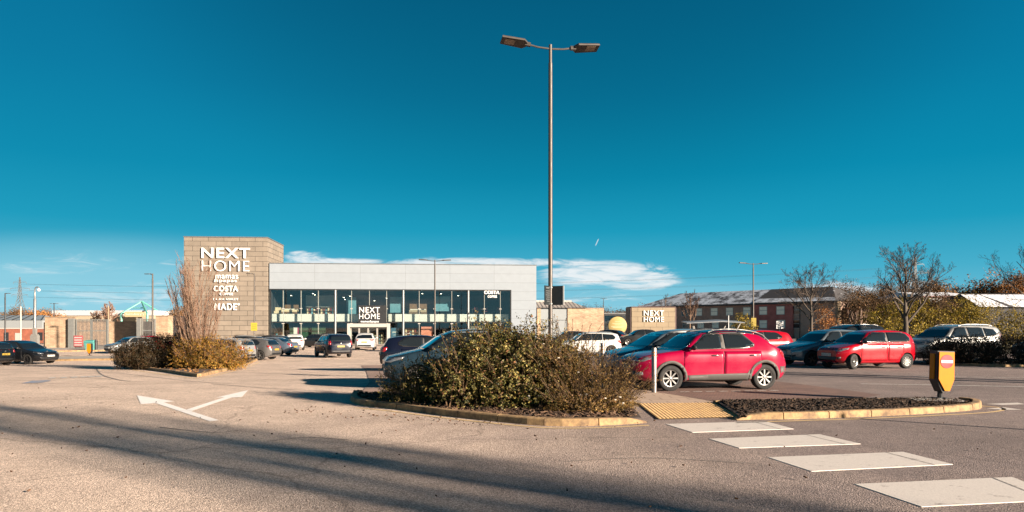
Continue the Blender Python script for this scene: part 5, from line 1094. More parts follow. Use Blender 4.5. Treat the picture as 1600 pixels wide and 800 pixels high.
mb = MB(); mb.tube([(-.25, -.24, .9), (-.25, -.24, 1.05)], .012, 5); mb.build('handle', STEEL, t)
# pale thin pole in front of the brick building on the left, thin white posts
Y = 100; x = X(32.5, Y); t = tag(MB().tube([(0, 0, 0), (0, 0, Z(479, Y)+.7)], .09, 8).build('flag_pole', PALE, None, smooth=50, loc=(x, Y, -.7)), 'plain pale pole rising beside the pyramid roof at the far left', 'pole')
Y = 88; x = X(169.2, Y); t = tag(MB().tube([(0, 0, 0), (0, 0, Z(478, Y)+.7)], .07, 8).build('wooden_post', pbr('post_buff', (.4, .29, .18), .7), None, smooth=50, loc=(x, Y, -.7)), 'buff post rising behind the right end of the wide yard gate', 'pole')
# keep-left bollards
RSIGN = pbr('sign_red', (.46, .012, .025), .4, var=.03); YB = pbr('bollard_yellow', (.52, .165, .006), .5, var=.08, scale=5, spec=.15, vf=1.0)
def keep(name, label, loc, rot, s, disc, lean=0, group='keep-left bollards'):
    t = thing(name, label, 'traffic bollard', loc, rot, group)
    M = Matrix.Scale(s, 4) @ Matrix.Rotation(lean, 4, 'Y')
    body = [(-.185, 1.02), (.185, 1.02), (.195, .40), (.09, .15), (-.06, .15), (-.19, .40)]
    R_ = Matrix.Rotation(PI/2, 4, 'X')
    mb = MB(); vs = [M @ R_ @ Vector((x, z, d)) for d in (-.24, .02) for x, z in body]; n = 6
    # the back of the shell slopes down to the foot
    mb.add(vs, [tuple(range(n-1, -1, -1)), tuple(range(n, 2*n))]+[(i, (i+1) % n, (i+1) % n+n, i+n) for i in range(n)])
    bd = mb.build('shell', TRIMB, t)
    mb = MB(); fp = [(-.165, 1.0), (.165, 1.0), (.175, .42), (.085, .18), (-.02, .18), (-.165, .43)]; mb.prism([(p[0], p[1]) for p in fp], .022, .05, M @ R_); mb.build('front_panel', YB, t)
    mb = MB(); mb.box(-.21, -.186, .06, .20, .42, .96, M=M); mb.build('side_panel', YB, t)
    mb = MB(); mb.tube([M @ Vector((-.03, .1, .16)), M @ Vector((-.02, .12, 0))], .05*s, 8); mb.box(-.14, .14, .0, .24, -.01, .025, M=M); mb.build('foot', DARK, t)
    if disc:
        Md = M @ Matrix.Translation((0, -.051, .80)) @ R_; mb = MB(); mb.lathe([(0, .006), (.142, .006), (.145, 0), (0, 0)], 32, Md); mb.build('sign_disc', RSIGN if disc == 'noentry' else BLUEP, t)
        mb = MB()
        if disc == 'noentry': mb.box(-.125, .125, -.0615, -.0575, .773, .827, M=M)
        else: mb.box(-.02, .03, -.0615, -.0575, .74, .88, M=M); mb.box(-.08, .03, -.0615, -.0575, .74, .79, M=M)
        mb.build('sign_bar', LETTER, t)
    return t
q = gp(1468, 629); keep('keep_left_bollard', 'yellow bollard with red no entry disc at the tip of the right bark bed', (q.x+.10, q.y, .07), math.radians(4), 1.0, 'noentry', .03)
q = gp(139, 557.5); keep('keep_left_bollard', 'small plain yellow bollard on the far left traffic island', (q.x, q.y, g(q.x, q.y)+.11), math.radians(-4), .92, None)
q = gp(463, 553.5); keep('keep_left_bollard', 'leaning yellow bollard with blue disc behind the grey hatchback', (X(463, 59), 59, g(X(463, 59), 59)), math.radians(28), .95, 'arrow', -.10)
# stainless bollards by the walkway
STN = pbr('stainless', (.36, .33, .31), .42, .8, var=0, vf=.6); BAND = pbr('orange_band', (.52, .22, .06), .4, var=.1)
def bollard(label, px, py, top):
    q = gp(px, py); b = .012; s_ = (Z(top, q.y)-b-g(q.x, q.y))
    t = thing('steel_bollard', label, 'bollard', (q.x, q.y, b+g(q.x, q.y)), 0, 'steel bollards along the walkway'); r = .062
    mb = MB(); mb.lathe([(r, 0), (r, s_-.02), (r*.9, s_-.004), (r*.7, s_), (0, s_)], 20); mb.build('post', STN, t, smooth=40)
    for z in (s_-.20, s_-.13): mb = MB(); mb.lathe([(r+.0015, z), (r+.0015, z+.025)], 20); mb.build('band', BAND, t, smooth=40)
bollard('shiny steel bollard in front of the red crossover', 1022, 614, 543); 
bollard('steel bollard half hidden behind the right end of the shrub bed', 941.5, 597, 536)
# trolley shelter, white notice
Y = 70; xl, xr = X(1069, Y), X(1158, Y); b = 0; t = thing('trolley_shelter', 'flat roofed trolley shelter on curved steel legs before the brick building', 'shelter', (xl, Y, b)); w = xr-xl; hz_ = Z(502.5, Y)
mb = MB(); mb.add([(0, -1.1, hz_-.12), (w*.62, -1.1, hz_+.05), (w, -1.1, hz_-.08), (w, 1.1, hz_+.08), (w*.62, 1.1, hz_+.22), (0, 1.1, hz_+.03), (0, -1.1, hz_-.2), (w*.62, -1.1, hz_-.04), (w, -1.1, hz_-.16), (w, 1.1, hz_), (w*.62, 1.1, hz_+.14), (0, 1.1, hz_-.05)], [(0, 1, 4, 5), (1, 2, 3, 4), (11, 10, 7, 6), (10, 9, 8, 7), (0, 6, 7, 1), (1, 7, 8, 2), (2, 8, 9, 3), (3, 9, 10, 4), (4, 10, 11, 5), (5, 11, 6, 0)]); mb.build('roof', pbr('shelter_roof', (.26, .28, .30), .4, var=.1), t)
for u, v in ((.12, .20), (.14, .35), (.62, .74), (.86, .97)):
    mb = MB(); mb.tube([(w*u, -.4, 0), (w*(u+(v-u)*.2), -.4, hz_*.55), (w*(u+(v-u)*.85), -.4, hz_-.25), (w*v, -.4, hz_-.14)] if u > .5 else [(w*v, -.4, 0), (w*(u+.03), -.4, hz_*.6), (w*u, -.4, hz_-.18)], .05, 6); mb.build('leg', PALE, t, smooth=60)
Y = 66; x = X(1138, Y); t = tag(MB().tube([(0, 0, 0), (0, 0, Z(493, Y))], .06, 8).build('steel_post', STEEL, None, smooth=40, loc=(x, Y, 0)), 'plain grey post standing before the trolley shelter', 'post')
Y = 62; x = X(1218.5, Y); t = thing('notice_sign', 'square white notice sign on a post before the red brick wall', 'sign', (x, Y, 0)); zc = Z(507.5, Y)
mb = MB(); mb.box(-.3, .3, -.02, .02, zc-.33, zc+.33); q = mb.build('sign_board', LETTER, t); mb = MB()
for k in range(4): mb.box(-.2, .2, -.027, -.021, zc+.16-k*.13, zc+.21-k*.13)
mb.build('faint_print', pbr('print_dark', (.25, .24, .22), .6, var=.1), q); mb = MB(); mb.tube([(0, .05, 0), (0, .05, zc+.2)], .035, 6); mb.build('post', STEEL, t)
# ---------------------------------------------------------------- pylons and wires
PYL = pbr('pylon_steel', (.20, .22, .23), .6, .2, var=.1); arms_pt = []
def pylon(label, px, Y, py, base_w, r):
    x = X(px, Y); t = thing('pylon', label, 'pylon', (x, Y, -.5), 0, 'electricity pylons'); H = Z(py, Y)+.5; mb = MB()
    def w(z): f = z/H; return base_w*(1-f/.62*.80)/2 if f < .62 else base_w*(.20-.16*(f-.62)/.38)/2
    lv = [0, .14, .27, .38, .47, .55, .62, .70, .78, .86, .94, 1.0]
    for sx_ in (1, -1):
        for sy in (1, -1): mb.tube([(sx_*w(H*f), sy*w(H*f), H*f) for f in lv], r, 4)
    for a, b_ in zip(lv, lv[1:]):
        za, zb = a*H, b_*H
        for s0 in (1, -1):
            mb.tube([(-w(za), s0*w(za), za), (w(zb), s0*w(zb), zb)], r*.6, 4); mb.tube([(w(za), s0*w(za), za), (-w(zb), s0*w(zb), zb)], r*.6, 4); mb.tube([(-w(zb), s0*w(zb), zb), (w(zb), s0*w(zb), zb)], r*.6, 4)
            mb.tube([(s0*w(za), -w(za), za), (s0*w(zb), w(zb), zb)], r*.5, 4)
    mb.build('tower', PYL, t); out = []
    for f, l in ((.66, .15), (.78, .18), (.90, .12)):
        for s0 in (1, -1):
            z = H*f; a = MB(); tip = Vector((s0*H*l, 0, z+.3)); a.tube([(s0*w(z), -w(z), z), tip], r*.7, 4); a.tube([(s0*w(z), w(z), z), tip], r*.7, 4); a.tube([(s0*w(z+H*.035), 0, z+H*.035), tip], r*.6, 4); a.tube([tip, tip+Vector((0, 0, -H*.035))], r*.7, 4); a.build('cross_arm', PYL, t); out.append(Vector((x, Y, -.5))+tip+Vector((0, 0, -H*.035)))
    return out
A = pylon('lattice pylon standing behind the orange brick building at the left', 31, 560, 433, 10.5, .17); B = pylon('lattice pylon behind the bare tree above the yellow hedge', 1430, 500, 402, 11, .20)
for i, (a, b_) in enumerate(zip(A, B)):
    pts = [a.lerp(b_, k/40)+Vector((0, 0, -7.0*4*(k/40)*(1-k/40))) for k in range(41)]
    tag(MB().tube(pts, .05, 4).build('power_line', DARK, None), 'thin power line strung between the two distant pylons', 'power line', 'power lines between the pylons')
    d = (a-b_).normalized(); pts = [a+d*18*k+Vector((0, 0, -7*4*(k/24)*(1-k/24))) for k in range(25)]
# long wires crossing the sky on the right
# ---------------------------------------------------------------- vegetation
BARK1 = pbr('tree_bark', (.105, .082, .062), .9, var=.3, scale=9, bump=.4, bscale=40); BARK2 = pbr('pale_bark', (.26, .17, .11), .9, var=.25, scale=9); TWIG = pbr('twigs', (.12, .085, .06), .9, var=.25, scale=5); TWIG2 = pbr('rosy_twigs', (.30, .175, .115), .9, var=.35, scale=3)
def skeleton(seed, H, trunk_h, r0, n1, spread, levels, up=.25, l1=.62, kids=(5, 4, 3), wob=.16, ratio=.62, lean=0, minr=.006, lead=True):
    rnd = random.Random(seed); out = []
    def br(p, d, L, r, lev):
        n = 6 if lev < 2 else 4; pts = [p.copy()]; rad = [r]; q = p.copy(); dd = d.normalized()
        for i in range(n):
            dd = (dd+Vector((rnd.uniform(-1, 1), rnd.uniform(-1, 1), rnd.uniform(-1, 1)))*wob+Vector((0, 0, up*.35))).normalized(); q = q+dd*L/n; pts.append(q.copy()); rad.append(max(minr, r*(1-.72*(i+1)/n)))
        out.append((pts, rad, lev))
        if lev < levels:
            k = kids[min(lev-1, len(kids)-1)]
            for j in range(k):
                t = .25+.72*(j+rnd.random())/k; i = min(n-1, int(t*n)); pp = pts[i].lerp(pts[i+1], t*n-i); ax = (pts[i+1]-pts[i]).normalized(); o = ax.orthogonal().normalized(); o.rotate(Matrix.Rotation(rnd.uniform(0, 2*PI), 3, ax)); a = rnd.uniform(.45, .9)*spread
                br(pp, ax*math.cos(a)+o*math.sin(a), L*ratio*rnd.uniform(.7, 1.1)*(1-.35*t), max(minr, rad[i]*.62), lev+1)
    n = 8; pts = []; rad = []; q = Vector((0, 0, 0)); top_ = H*(.80 if lead else trunk_h/H*1.15)
    for i in range(n+1):
        f = i/n; pts.append(Vector((lean*f*f+rnd.uniform(-1, 1)*.03*H*f*.4, rnd.uniform(-1, 1)*.012*H*f, top_*f))); rad.append(r0*((1.25 if i == 0 else 1)-.78*f if lead else 1-.25*f))
    out.append((pts, rad, 0))
    for j in range(n1):
        t = (trunk_h/top_)+(1-trunk_h/top_)*((j+rnd.random()*.7)/n1)*.97; t = min(t, .985); i = min(n-1, int(t*n)); pp = pts[i].lerp(pts[i+1], t*n-i); a = j*2.4+rnd.uniform(-.4, .4); el = rnd.uniform(.30, .65)+.6*t*(1 if lead else .6)
        d = Vector((math.cos(a)*math.cos(el), math.sin(a)*math.cos(el), math.sin(el))); br(pp, d, H*l1*(1-.55*(t-trunk_h/top_)/(1-trunk_h/top_+.01))*rnd.uniform(.8, 1.1)*.62, max(minr, rad[i]*.55), 1)
    return out
def bare_tree(name, label, px, Y, seed, bark, twig, H, group=None, base=None, cat='tree', rot=0, **k):
    x = X(px, Y); t = thing(name, label, cat, (x, Y, g(x, Y)-.03 if base is None else base), rot, group); sk = skeleton(seed, H, **k); tr = MB(); cr = MB()
    for p, r, lev in sk:
        if lev == 0: tr.tube(p, r, 10)
        elif lev == 1: cr.tube(p, r, 6, mi=0)
        else: cr.tube(p, r, 4 if lev == 2 else 3, mi=1, cap=False)
    tr.build('trunk', bark, t, smooth=60); cr.build('crown', [bark, twig], t, smooth=60); return t, sk
bare_tree('bare_tree', 'bare round crowned tree before the right end of the brick building', 1268, 47, 11, BARK1, TWIG, 5.6, 'bare car park trees', trunk_h=1.75, r0=.13, n1=13, spread=.85, levels=5, up=.10, kids=(6, 5, 4, 3), minr=.0038, l1=.78)
bare_tree('bare_tree', 'large bare tree behind the small red city car', 1415, 40, 23, BARK1, TWIG, 6.1, 'bare car park trees', trunk_h=1.75, r0=.17, n1=14, spread=.85, levels=5, up=.12, kids=(6, 5, 4, 3), minr=.0038, l1=.80)
bare_tree('bare_tree', 'bare tree reaching in from the right edge above the snowy roof', 1650, 44, 31, BARK1, TWIG, 7.4, 'bare car park trees', trunk_h=1.9, r0=.16, n1=14, spread=.85, levels=5, up=.12, kids=(6, 5, 4, 3), minr=.0045, l1=.85)
bare_tree('bare_tree', 'slight rosy bare tree behind the pale sign wall', 1078, 84, 41, BARK2, TWIG2, 6.0, 'bare car park trees', trunk_h=1.6, r0=.10, n1=11, spread=.7, levels=4, up=.5, kids=(5, 4, 3), minr=.012, l1=.62)
bare_tree('bare_tree', 'very thin bare tree just left of the rosy tree behind the sign wall', 1040, 96, 43, BARK2, TWIG, 6.6, 'bare car park trees', trunk_h=1.6, r0=.08, n1=9, spread=.7, levels=3, up=.5, kids=(5, 4), minr=.012, l1=.5)
# upright many stemmed tree on the left island
Y = 33.8; x = X(311, Y); t = thing('upright_tree', 'vase shaped bare tree with rosy ascending stems on the left shrub island', 'tree', (x, Y, g(x, Y)))
rnd = random.Random(5); tr = MB(); cr = MB(); tr.tube([(0, 0, 0), (0.02, 0, .35), (.0, 0, .7)], [.13, .11, .10], 10)
for k in range(46):
    a = rnd.uniform(0, 2*PI); rr = rnd.uniform(.15, 1.0)**.7; top_ = (5.35-1.2*rr*rr)*rnd.uniform(.80, 1.0); sp = rr*1.38; pts = []; rad = []; n = 9; r0 = rnd.uniform(.018, .038)
    wx, wy = rnd.uniform(0, 6), rnd.uniform(0, 6)
    for i in range(n+1):
        f = i/n; s_ = sp*(f**.62 if rr > .5 else f**.8); pts.append(Vector((math.cos(a)*s_+.05*math.sin(wx+f*7)-.10*f, math.sin(a)*s_+.05*math.sin(wy+f*6), .35+(top_-.35)*f**(1.25 if rr > .6 else 1.0)))); rad.append(max(.007, r0*(1-.82*f)))
    tr.tube(pts, rad, 5)
    for j in range(11):
        f = rnd.uniform(.18, .97); i = min(n-1, int(f*n)); p = pts[i].lerp(pts[i+1], f*n-i); L_ = rnd.uniform(.35, 1.1)*(1.1-.5*f); aa = a+rnd.uniform(-1.3, 1.3); q = [p]; d = Vector((math.cos(aa)*.38, math.sin(aa)*.38, 1)).normalized()
        for m in range(4): d = (d+Vector((rnd.uniform(-.12, .12), rnd.uniform(-.12, .12), .08))).normalized(); q.append(q[-1]+d*L_/4)
        cr.tube(q, [.0075, .0065, .006, .0055, .005], 3, cap=False)
        for m in range(3):
            i2 = rnd.randint(1, 3); d2 = (d+Vector((rnd.uniform(-.6, .6), rnd.uniform(-.6, .6), .1))).normalized(); cr.tube([q[i2], q[i2]+d2*.18, q[i2]+d2*.34+Vector((0, 0, .05))], [.006, .005, .004], 3, cap=False)
tr.build('trunk', BARK2, t, smooth=60); cr.build('crown', TWIG2, t, smooth=60)
# ---- leafy growth
def leaves(mb, rnd, p, nrm, size, bend=.25):
    a = rnd.uniform(0, 2*PI); n = (nrm+Vector((rnd.uniform(-1, 1), rnd.uniform(-1, 1), rnd.uniform(-1, 1)))*.9).normalized(); u = n.orthogonal().normalized(); u.rotate(Matrix.Rotation(a, 3, n)); w = n.cross(u); s_ = size*rnd.uniform(.6, 1.35); h = s_*rnd.uniform(.42, .6)
    b_ = n*s_*bend*rnd.uniform(-.2, .6)
    mb.add([p-u*s_*.5, p+w*h*.5+b_, p+u*s_*.5, p-w*h*.5+b_], [(0, 1, 2), (0, 2, 3)])
def lump_leaves(mb, rnd, c, R, n, size, shell=.45, zmin=.03, rough=.18, clump=1.0, shoot=0):
    # leaves gather on sprays so the outline is uneven
    ns = max(6, int(n/16)); k = 0
    for s_ in range(ns):
        v = Vector((rnd.gauss(0, 1), rnd.gauss(0, 1), rnd.gauss(0, 1))).normalized(); rr = (shell+(1-shell)*rnd.random()**.6)*(1+rnd.uniform(-rough, rough))
        o = Vector((v.x*R[0]*rr, v.y*R[1]*rr, v.z*R[2]*rr))+c
        if o.z < zmin: o.z = zmin+rnd.random()*.2
        d = (Vector((v.x, v.y, v.z+.5))).normalized()
        if shoot:                                           # leaves set along an arching shoot
            d2 = (d+Vector((rnd.uniform(-.7, .7), rnd.uniform(-.7, .7), rnd.uniform(-.3, .5)))).normalized(); L_ = size*shoot*rnd.uniform(.6, 1.3); q = o-d2*L_*.55
            for j in range(16):
                f = (j+.5)/16; p = q+d2*L_*f+Vector((rnd.uniform(-1, 1), rnd.uniform(-1, 1), rnd.uniform(-1, 1)))*size*.62*(1.15-.6*f)+Vector((0, 0, -.25*L_*f*f))
                if p.z > zmin*.5: leaves(mb, rnd, p, (d+d2*.3).normalized(), size*(1.1-.35*f))
            continue
        for j in range(16):
            p = o+Vector((rnd.gauss(0, 1), rnd.gauss(0, 1), rnd.gauss(0, 1)))*size*1.15*clump+d*rnd.random()*size*2.6
            leaves(mb, rnd, p, (d+Vector((0, 0, .2))).normalized(), size)
def shrub(name, label, base, lumps, size, mat, seed, stemm=None, group=None, sprig=0, sprigL=.4, flowers=None, cat='shrub', zmin=.05, shell=.45, stems=26, rough=.18, sleaf=None, shoot=0):
    rnd = random.Random(seed); t = thing(name, label, cat, (base[0], base[1], g(*base)), 0, group); mb = MB(); st = MB()
    for c, R, n in lumps: lump_leaves(mb, rnd, Vector(c), R, n, size, shell, zmin, rough, 1.0, shoot)
    for i in range(sprig):
        c, R, n = lumps[i % len(lumps)]; v = Vector((rnd.gauss(0, 1), rnd.gauss(0, .8), abs(rnd.gauss(0, 1))*.8+.25)).normalized(); p = Vector(c)+Vector((v.x*R[0], v.y*R[1], v.z*R[2]))*rnd.uniform(.75, .98); d = (v+Vector((rnd.uniform(-.4, .4), rnd.uniform(-.4, .4), .7))).normalized(); L_ = sprigL*rnd.uniform(.4, 1.2); q = [p]
        for m in range(5): d = (d+Vector((rnd.uniform(-.2, .2), rnd.uniform(-.2, .2), rnd.uniform(-.12, .08)))).normalized(); q.append(q[-1]+d*L_/5)
        st.tube(q, .0045 if size < .08 else size*.06, 3, cap=False)
        for m in range(12):
            f = rnd.uniform(.15, 1); i2 = min(4, int(f*5)); leaves(mb, rnd, q[i2].lerp(q[i2+1], f*5-i2)+Vector((rnd.gauss(0, 1), rnd.gauss(0, 1), rnd.gauss(0, 1)))*size*.5, d, size*(sleaf or .85))
    for i in range(stems):
        c, R, n = lumps[i % len(lumps)]; a = Vector((c[0]+rnd.uniform(-.5, .5)*R[0], c[1]+rnd.uniform(-.5, .5)*R[1], 0)); v = Vector((rnd.gauss(0, 1), rnd.gauss(0, 1), abs(rnd.gauss(0, 1))+.3)).normalized(); e = Vector(c)+Vector((v.x*R[0], v.y*R[1], v.z*R[2]))*.95; e.z = max(e.z, .1)
        st.tube([a, a.lerp(e, .5)+Vector((0, 0, .08)), e], [.012*size/.045, .008*size/.045, .004*size/.045], 4, cap=False)
    mb.build('foliage', mat, t)
    if st.v: st.build('stems', stemm or TWIG, t)
    if flowers:
        for i in range(flowers):
            fb = MB(); c, R, n = lumps[rnd.randrange(len(lumps))]; v = Vector((rnd.uniform(-.9, .9), -1, rnd.uniform(-.2, .8))).normalized(); p = Vector(c)+Vector((v.x*R[0], v.y*R[1], v.z*R[2]))*1.04; fb.lathe([(0, .012), (.02, .01), (.024, -.004), (0, -.012)], 6, Matrix.Translation(p))
            fb.build('flower', pbr('petal_white', (.72, .66, .55), .6, var=.1), t)
    return t
LF_D = leafmat('leaf_glossy', [(.035, .040, .012), (.13, .11, .022), (.04, .05, .014), (.26, .20, .05), (.07, .065, .018), (.20, .09, .04), (.05, .055, .016), (.03, .03, .01), (.10, .09, .02), (.36, .27, .09)], .10, .55)
LF_B = leafmat('leaf_brown', [(.17, .10, .03), (.065, .05, .016), (.27, .16, .045), (.12, .085, .022), (.22, .11, .04), (.08, .06, .018), (.34, .20, .06)], .25, .6)
LF_G = leafmat('leaf_golden', [(.30, .155, .025), (.07, .055, .014), (.44, .25, .035), (.12, .085, .02), (.36, .14, .03), (.05, .045, .014), (.20, .12, .03)], .3, .6, vf=1.0)
LF_R = leafmat('leaf_dark_red', [(.05, .032, .014), (.028, .026, .011), (.09, .045, .022), (.04, .036, .014)], .2, .5)
LF_Y = leafmat('leaf_yellow', [(.28, .20, .018), (.09, .08, .014), (.40, .27, .025), (.055, .052, .012), (.20, .14, .018)], .25, .6, vf=1.0)
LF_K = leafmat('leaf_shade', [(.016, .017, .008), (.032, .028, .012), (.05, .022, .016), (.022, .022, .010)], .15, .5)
G1 = 'shrubs in the front bed'
shrub('shrub', 'large dark glossy shrub at the centre of the front bed', (-.15, 14.3), [((-1.20, .30, .50), (.60, .6, .50), 5000), ((-.82, .0, .74), (.46, .6, .58), 4600), ((-.38, .0, .98), (.62, .7, .66), 7600), ((.22, -.05, .96), (.66, .75, .74), 9000), ((.66, .0, .88), (.52, .6, .62), 5200), ((1.08, .1, .74), (.58, .6, .62), 5600), ((-.75, -.55, .50), (.62, .5, .46), 3000), ((.05, -.75, .52), (.60, .45, .44), 3000), ((.72, -.70, .42), (.62, .45, .38), 2600), ((-.1, .1, .5), (1.2, .5, .5), 3000)], .064, LF_D, 1, pbr('rust_stems', (.20, .12, .06), .9, var=.3), G1, sprig=230, sprigL=.42, flowers=6, stems=110, rough=.26, shell=.60, shoot=6)
shrub('shrub', 'low olive shrub at the left end of the front bed', (-2.2, 15.2), [((-.02, -.05, .32), (.48, .5, .34), 2600), ((.52, -.15, .42), (.52, .6, .44), 3800), ((.20, -.55, .26), (.66, .4, .28), 2200)], .055, leafmat('leaf_olive', [(.06, .052, .014), (.13, .10, .022), (.045, .045, .014), (.19, .135, .04), (.09, .06, .018)], .22, .5), 2, TWIG, G1, sprig=90, sprigL=.35, stems=40, shoot=7)
shrub('shrub', 'wiry brown shrub with a few white blooms at the right end of the front bed', (1.35, 13.6), [((-.35, .2, .70), (.66, .6, .62), 8000), ((.20, .05, .44), (.60, .6, .44), 5800), ((.66, -.05, .24), (.36, .45, .28), 2800), ((.05, -.65, .24), (.80, .42, .28), 3600)], .038, LF_B, 3, pbr('wiry_stems', (.17, .10, .05), .9, var=.3), G1, sprig=330, sprigL=.55, flowers=11, stems=110, shoot=8)
shrub('shrub', 'golden brown shrub on the right half of the left island', (X(340, 33.2), 33.2), [((-1.3, .3, .75), (1.0, .9, .72), 10400), ((-.3, 0, .76), (.95, .9, .72), 10200), ((.55, .3, .58), (.80, .7, .58), 7200), ((-.5, -.7, .46), (1.1, .5, .44), 6800), ((.2, -.55, .34), (1, .5, .34), 4200)], .07, LF_G, 4, TWIG2, 'shrubs on the left island', sprig=200, sprigL=.5, stems=40, rough=.3, shoot=6)
shrub('shrub', 'dark reddish shrub on the left half of the left island', (X(238, 34.5), 34.5), [((-.95, .0, .62), (.80, .8, .60), 13000), ((.1, 0, .80), (.95, .9, .74), 15000), ((1.0, .2, .84), (.95, .9, .76), 13000), ((.4, -.65, .4), (1.2, .5, .4), 8000)], .06, LF_R, 5, TWIG, 'shrubs on the left island', sprig=110, sprigL=.4, stems=30)
# hedge in shade on the right, tall unseen hedge added outside the view to shade it
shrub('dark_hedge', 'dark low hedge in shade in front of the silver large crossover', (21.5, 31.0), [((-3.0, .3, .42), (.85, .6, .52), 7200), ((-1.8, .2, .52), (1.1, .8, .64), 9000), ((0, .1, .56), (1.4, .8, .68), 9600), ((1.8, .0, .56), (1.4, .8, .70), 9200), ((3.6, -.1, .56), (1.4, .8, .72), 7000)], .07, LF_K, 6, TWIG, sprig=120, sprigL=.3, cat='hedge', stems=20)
shrub('added_shade_hedge', 'tall unseen hedge added beyond the right edge to shade the dark hedge', (29.0, 25.8), [((-3.4, 0, 1.6), (1.3, .8, 2.0), 4200), ((-1.6, 0, 1.6), (1.3, .8, 2.1), 4200), ((0.4, 0, 1.6), (1.3, .8, 2.0), 4200), ((2.4, 0, 1.6), (1.3, .8, 2.1), 4200), ((4.4, 0, 1.6), (1.3, .8, 2.1), 4200)], .16, LF_K, 7, TWIG, cat='hedge', stems=10)
# yellow-green growth behind the right hand cars
shrub('yellow_hedge', 'tall yellow green hedge behind the bare tree on the right', (X(1470, 54), 54), [((-4.3, .5, 1.5), (1.3, 1.3, 1.5), 3600), ((-2.4, 0, 1.9), (1.6, 1.3, 1.9), 5200), ((-.2, .3, 1.5), (1.6, 1.2, 1.5), 4200), ((2.0, 0, 1.9), (1.5, 1.2, 1.8), 5200), ((4.2, .3, 1.6), (1.7, 1.2, 1.5), 4600), ((6.6, 0, 1.4), (1.7, 1.2, 1.4), 4600), ((8.8, 0, 1.4), (1.6, 1.2, 1.4), 3600)], .12, LF_Y, 8, TWIG, sprig=160, sprigL=.8, cat='hedge', stems=40, rough=.25)
shrub('yellow_shrub', 'olive pointed shrub beside the trolley shelter', (X(1161, 78), 78), [((0, 0, 1.1), (1.1, .9, 1.2), 1500), ((-.1, 0, 2.0), (.6, .5, .9), 600), ((.7, 0, .7), (.8, .7, .8), 700)], .16, LF_Y, 9, TWIG, cat='shrub', stems=10)
# small orange leaved tree before the brick building
x = X(1287, 60); t = thing('orange_tree', 'small tree with orange autumn leaves beside the bare round tree', 'tree', (x, 60, 0)); tr = MB(); tr.tube([(0, 0, 0), (.05, 0, 1.2), (0, 0, 2.6)], [.06, .05, .02], 6); tr.build('trunk', BARK2, t); rnd = random.Random(3); mb = MB()
for c, R, n in (((0, 0, 2.5), (.6, .5, .75), 600), ((.45, 0, 1.6), (.7, .5, .7), 700), ((-.3, 0, 1.0), (.6, .5, .6), 500), ((.1, .0, .5), (.7, .5, .45), 400)): lump_leaves(mb, rnd, Vector(c), R, n, .13, .3, .2, .3)
mb.build('crown', leafmat('leaf_orange', [(.42, .17, .05), (.28, .11, .035), (.50, .24, .08), (.22, .10, .04)], .3, .6), t)
# white stemmed thicket
x = X(1343, 66); t = thing('pale_stemmed_tree', 'clump of pale bare stems beside the end of the brick building', 'tree', (x, 66, 0)); rnd = random.Random(8); tr = MB(); cr = MB()
for k in range(15):
    a = rnd.uniform(0, 2*PI); sp = rnd.uniform(.2, 1.3); pts = [Vector((math.cos(a)*sp*f**.8+.05*math.sin(7*f+k), math.sin(a)*sp*f, (3.0+rnd.uniform(0, .3))*f*rnd.uniform(.98, 1.02))) for f in [i/6 for i in range(7)]]; tr.tube(pts, [.05*(1-.7*i/6) for i in range(7)], 5)
    for j in range(7):
        i = rnd.randint(2, 5); d = Vector((rnd.uniform(-.6, .6), rnd.uniform(-.4, .4), 1)).normalized(); cr.tube([pts[i], pts[i]+d*.4, pts[i]+d*.8+Vector((rnd.uniform(-.1, .1), 0, 0))], [.02, .015, .01], 3, cap=False)
tr.build('trunk', pbr('birch_pale', (.42, .28, .21), .8, var=.2), t); cr.build('crown', TWIG2, t)
# ---- woods far behind: masses
def wood(name, spans, mat, seed, size, twigs=None):
    rnd = random.Random(seed); mb = MB()
    for px0, px1, Y, y0, y1, n in spans:
        for k in range(n):
            f = rnd.random(); px = px0+(px1-px0)*f; Yk = Y*rnd.uniform(.94, 1.08); x = X(px, Yk); h = (EYE+(HORZ-(y0+(y1-y0)*f))/FPX*Y)*rnd.uniform(.78, 1.05); w = h*rnd.uniform(.22, .36)
            lump_leaves(mb, rnd, Vector((x, Yk, h*.62)), (w, w, h*.40), int(1250), size*rnd.uniform(.30, .52), .4, .3, .24)
            mb.tube([(x, Yk, -.5), (x+rnd.uniform(-.3, .3), Yk, h*.8)], [h*.016, h*.006], 4, cap=False)
            for j in range(10):
                a = rnd.uniform(0, 2*PI); s0 = Vector((x, Yk, h*rnd.uniform(.4, .7))); mb.tube([s0, s0+Vector((math.cos(a)*w*.7, math.sin(a)*w*.7, h*rnd.uniform(.15, .38)))], [h*.006, h*.0025], 3, cap=False)
    o = mb.build(name, mat); o['kind'] = 'stuff'; return o
WD1 = leafmat('wood_autumn', [(.17, .085, .032), (.11, .06, .026), (.24, .12, .04), (.085, .06, .028), (.30, .155, .05)], .15, .8)
WD2 = leafmat('wood_dark', [(.075, .045, .022), (.12, .068, .03), (.05, .036, .02), (.18, .095, .038)], .15, .8)
WD3 = leafmat('wood_orange', [(.36, .16, .045), (.26, .11, .035), (.42, .20, .06), (.18, .085, .03)], .15, .8)
wood('woodland', [(-60, 100, 240, 487, 482, 16), (100, 330, 250, 492, 489, 26), (270, 300, 150, 484, 484, 4)], WD1, 21, .8)
wood('woodland', [(900, 1000, 220, 481, 483, 16), (1000, 1060, 260, 478, 474, 6)], WD2, 22, .9)
wood('woodland', [(1296, 1480, 150, 448, 444, 46), (1322, 1480, 105, 464, 458, 30)], WD2, 23, .55)
wood('woodland', [(1290, 1400, 165, 444, 438, 24), (1430, 1640, 180, 442, 436, 44)], WD1, 24, .6)
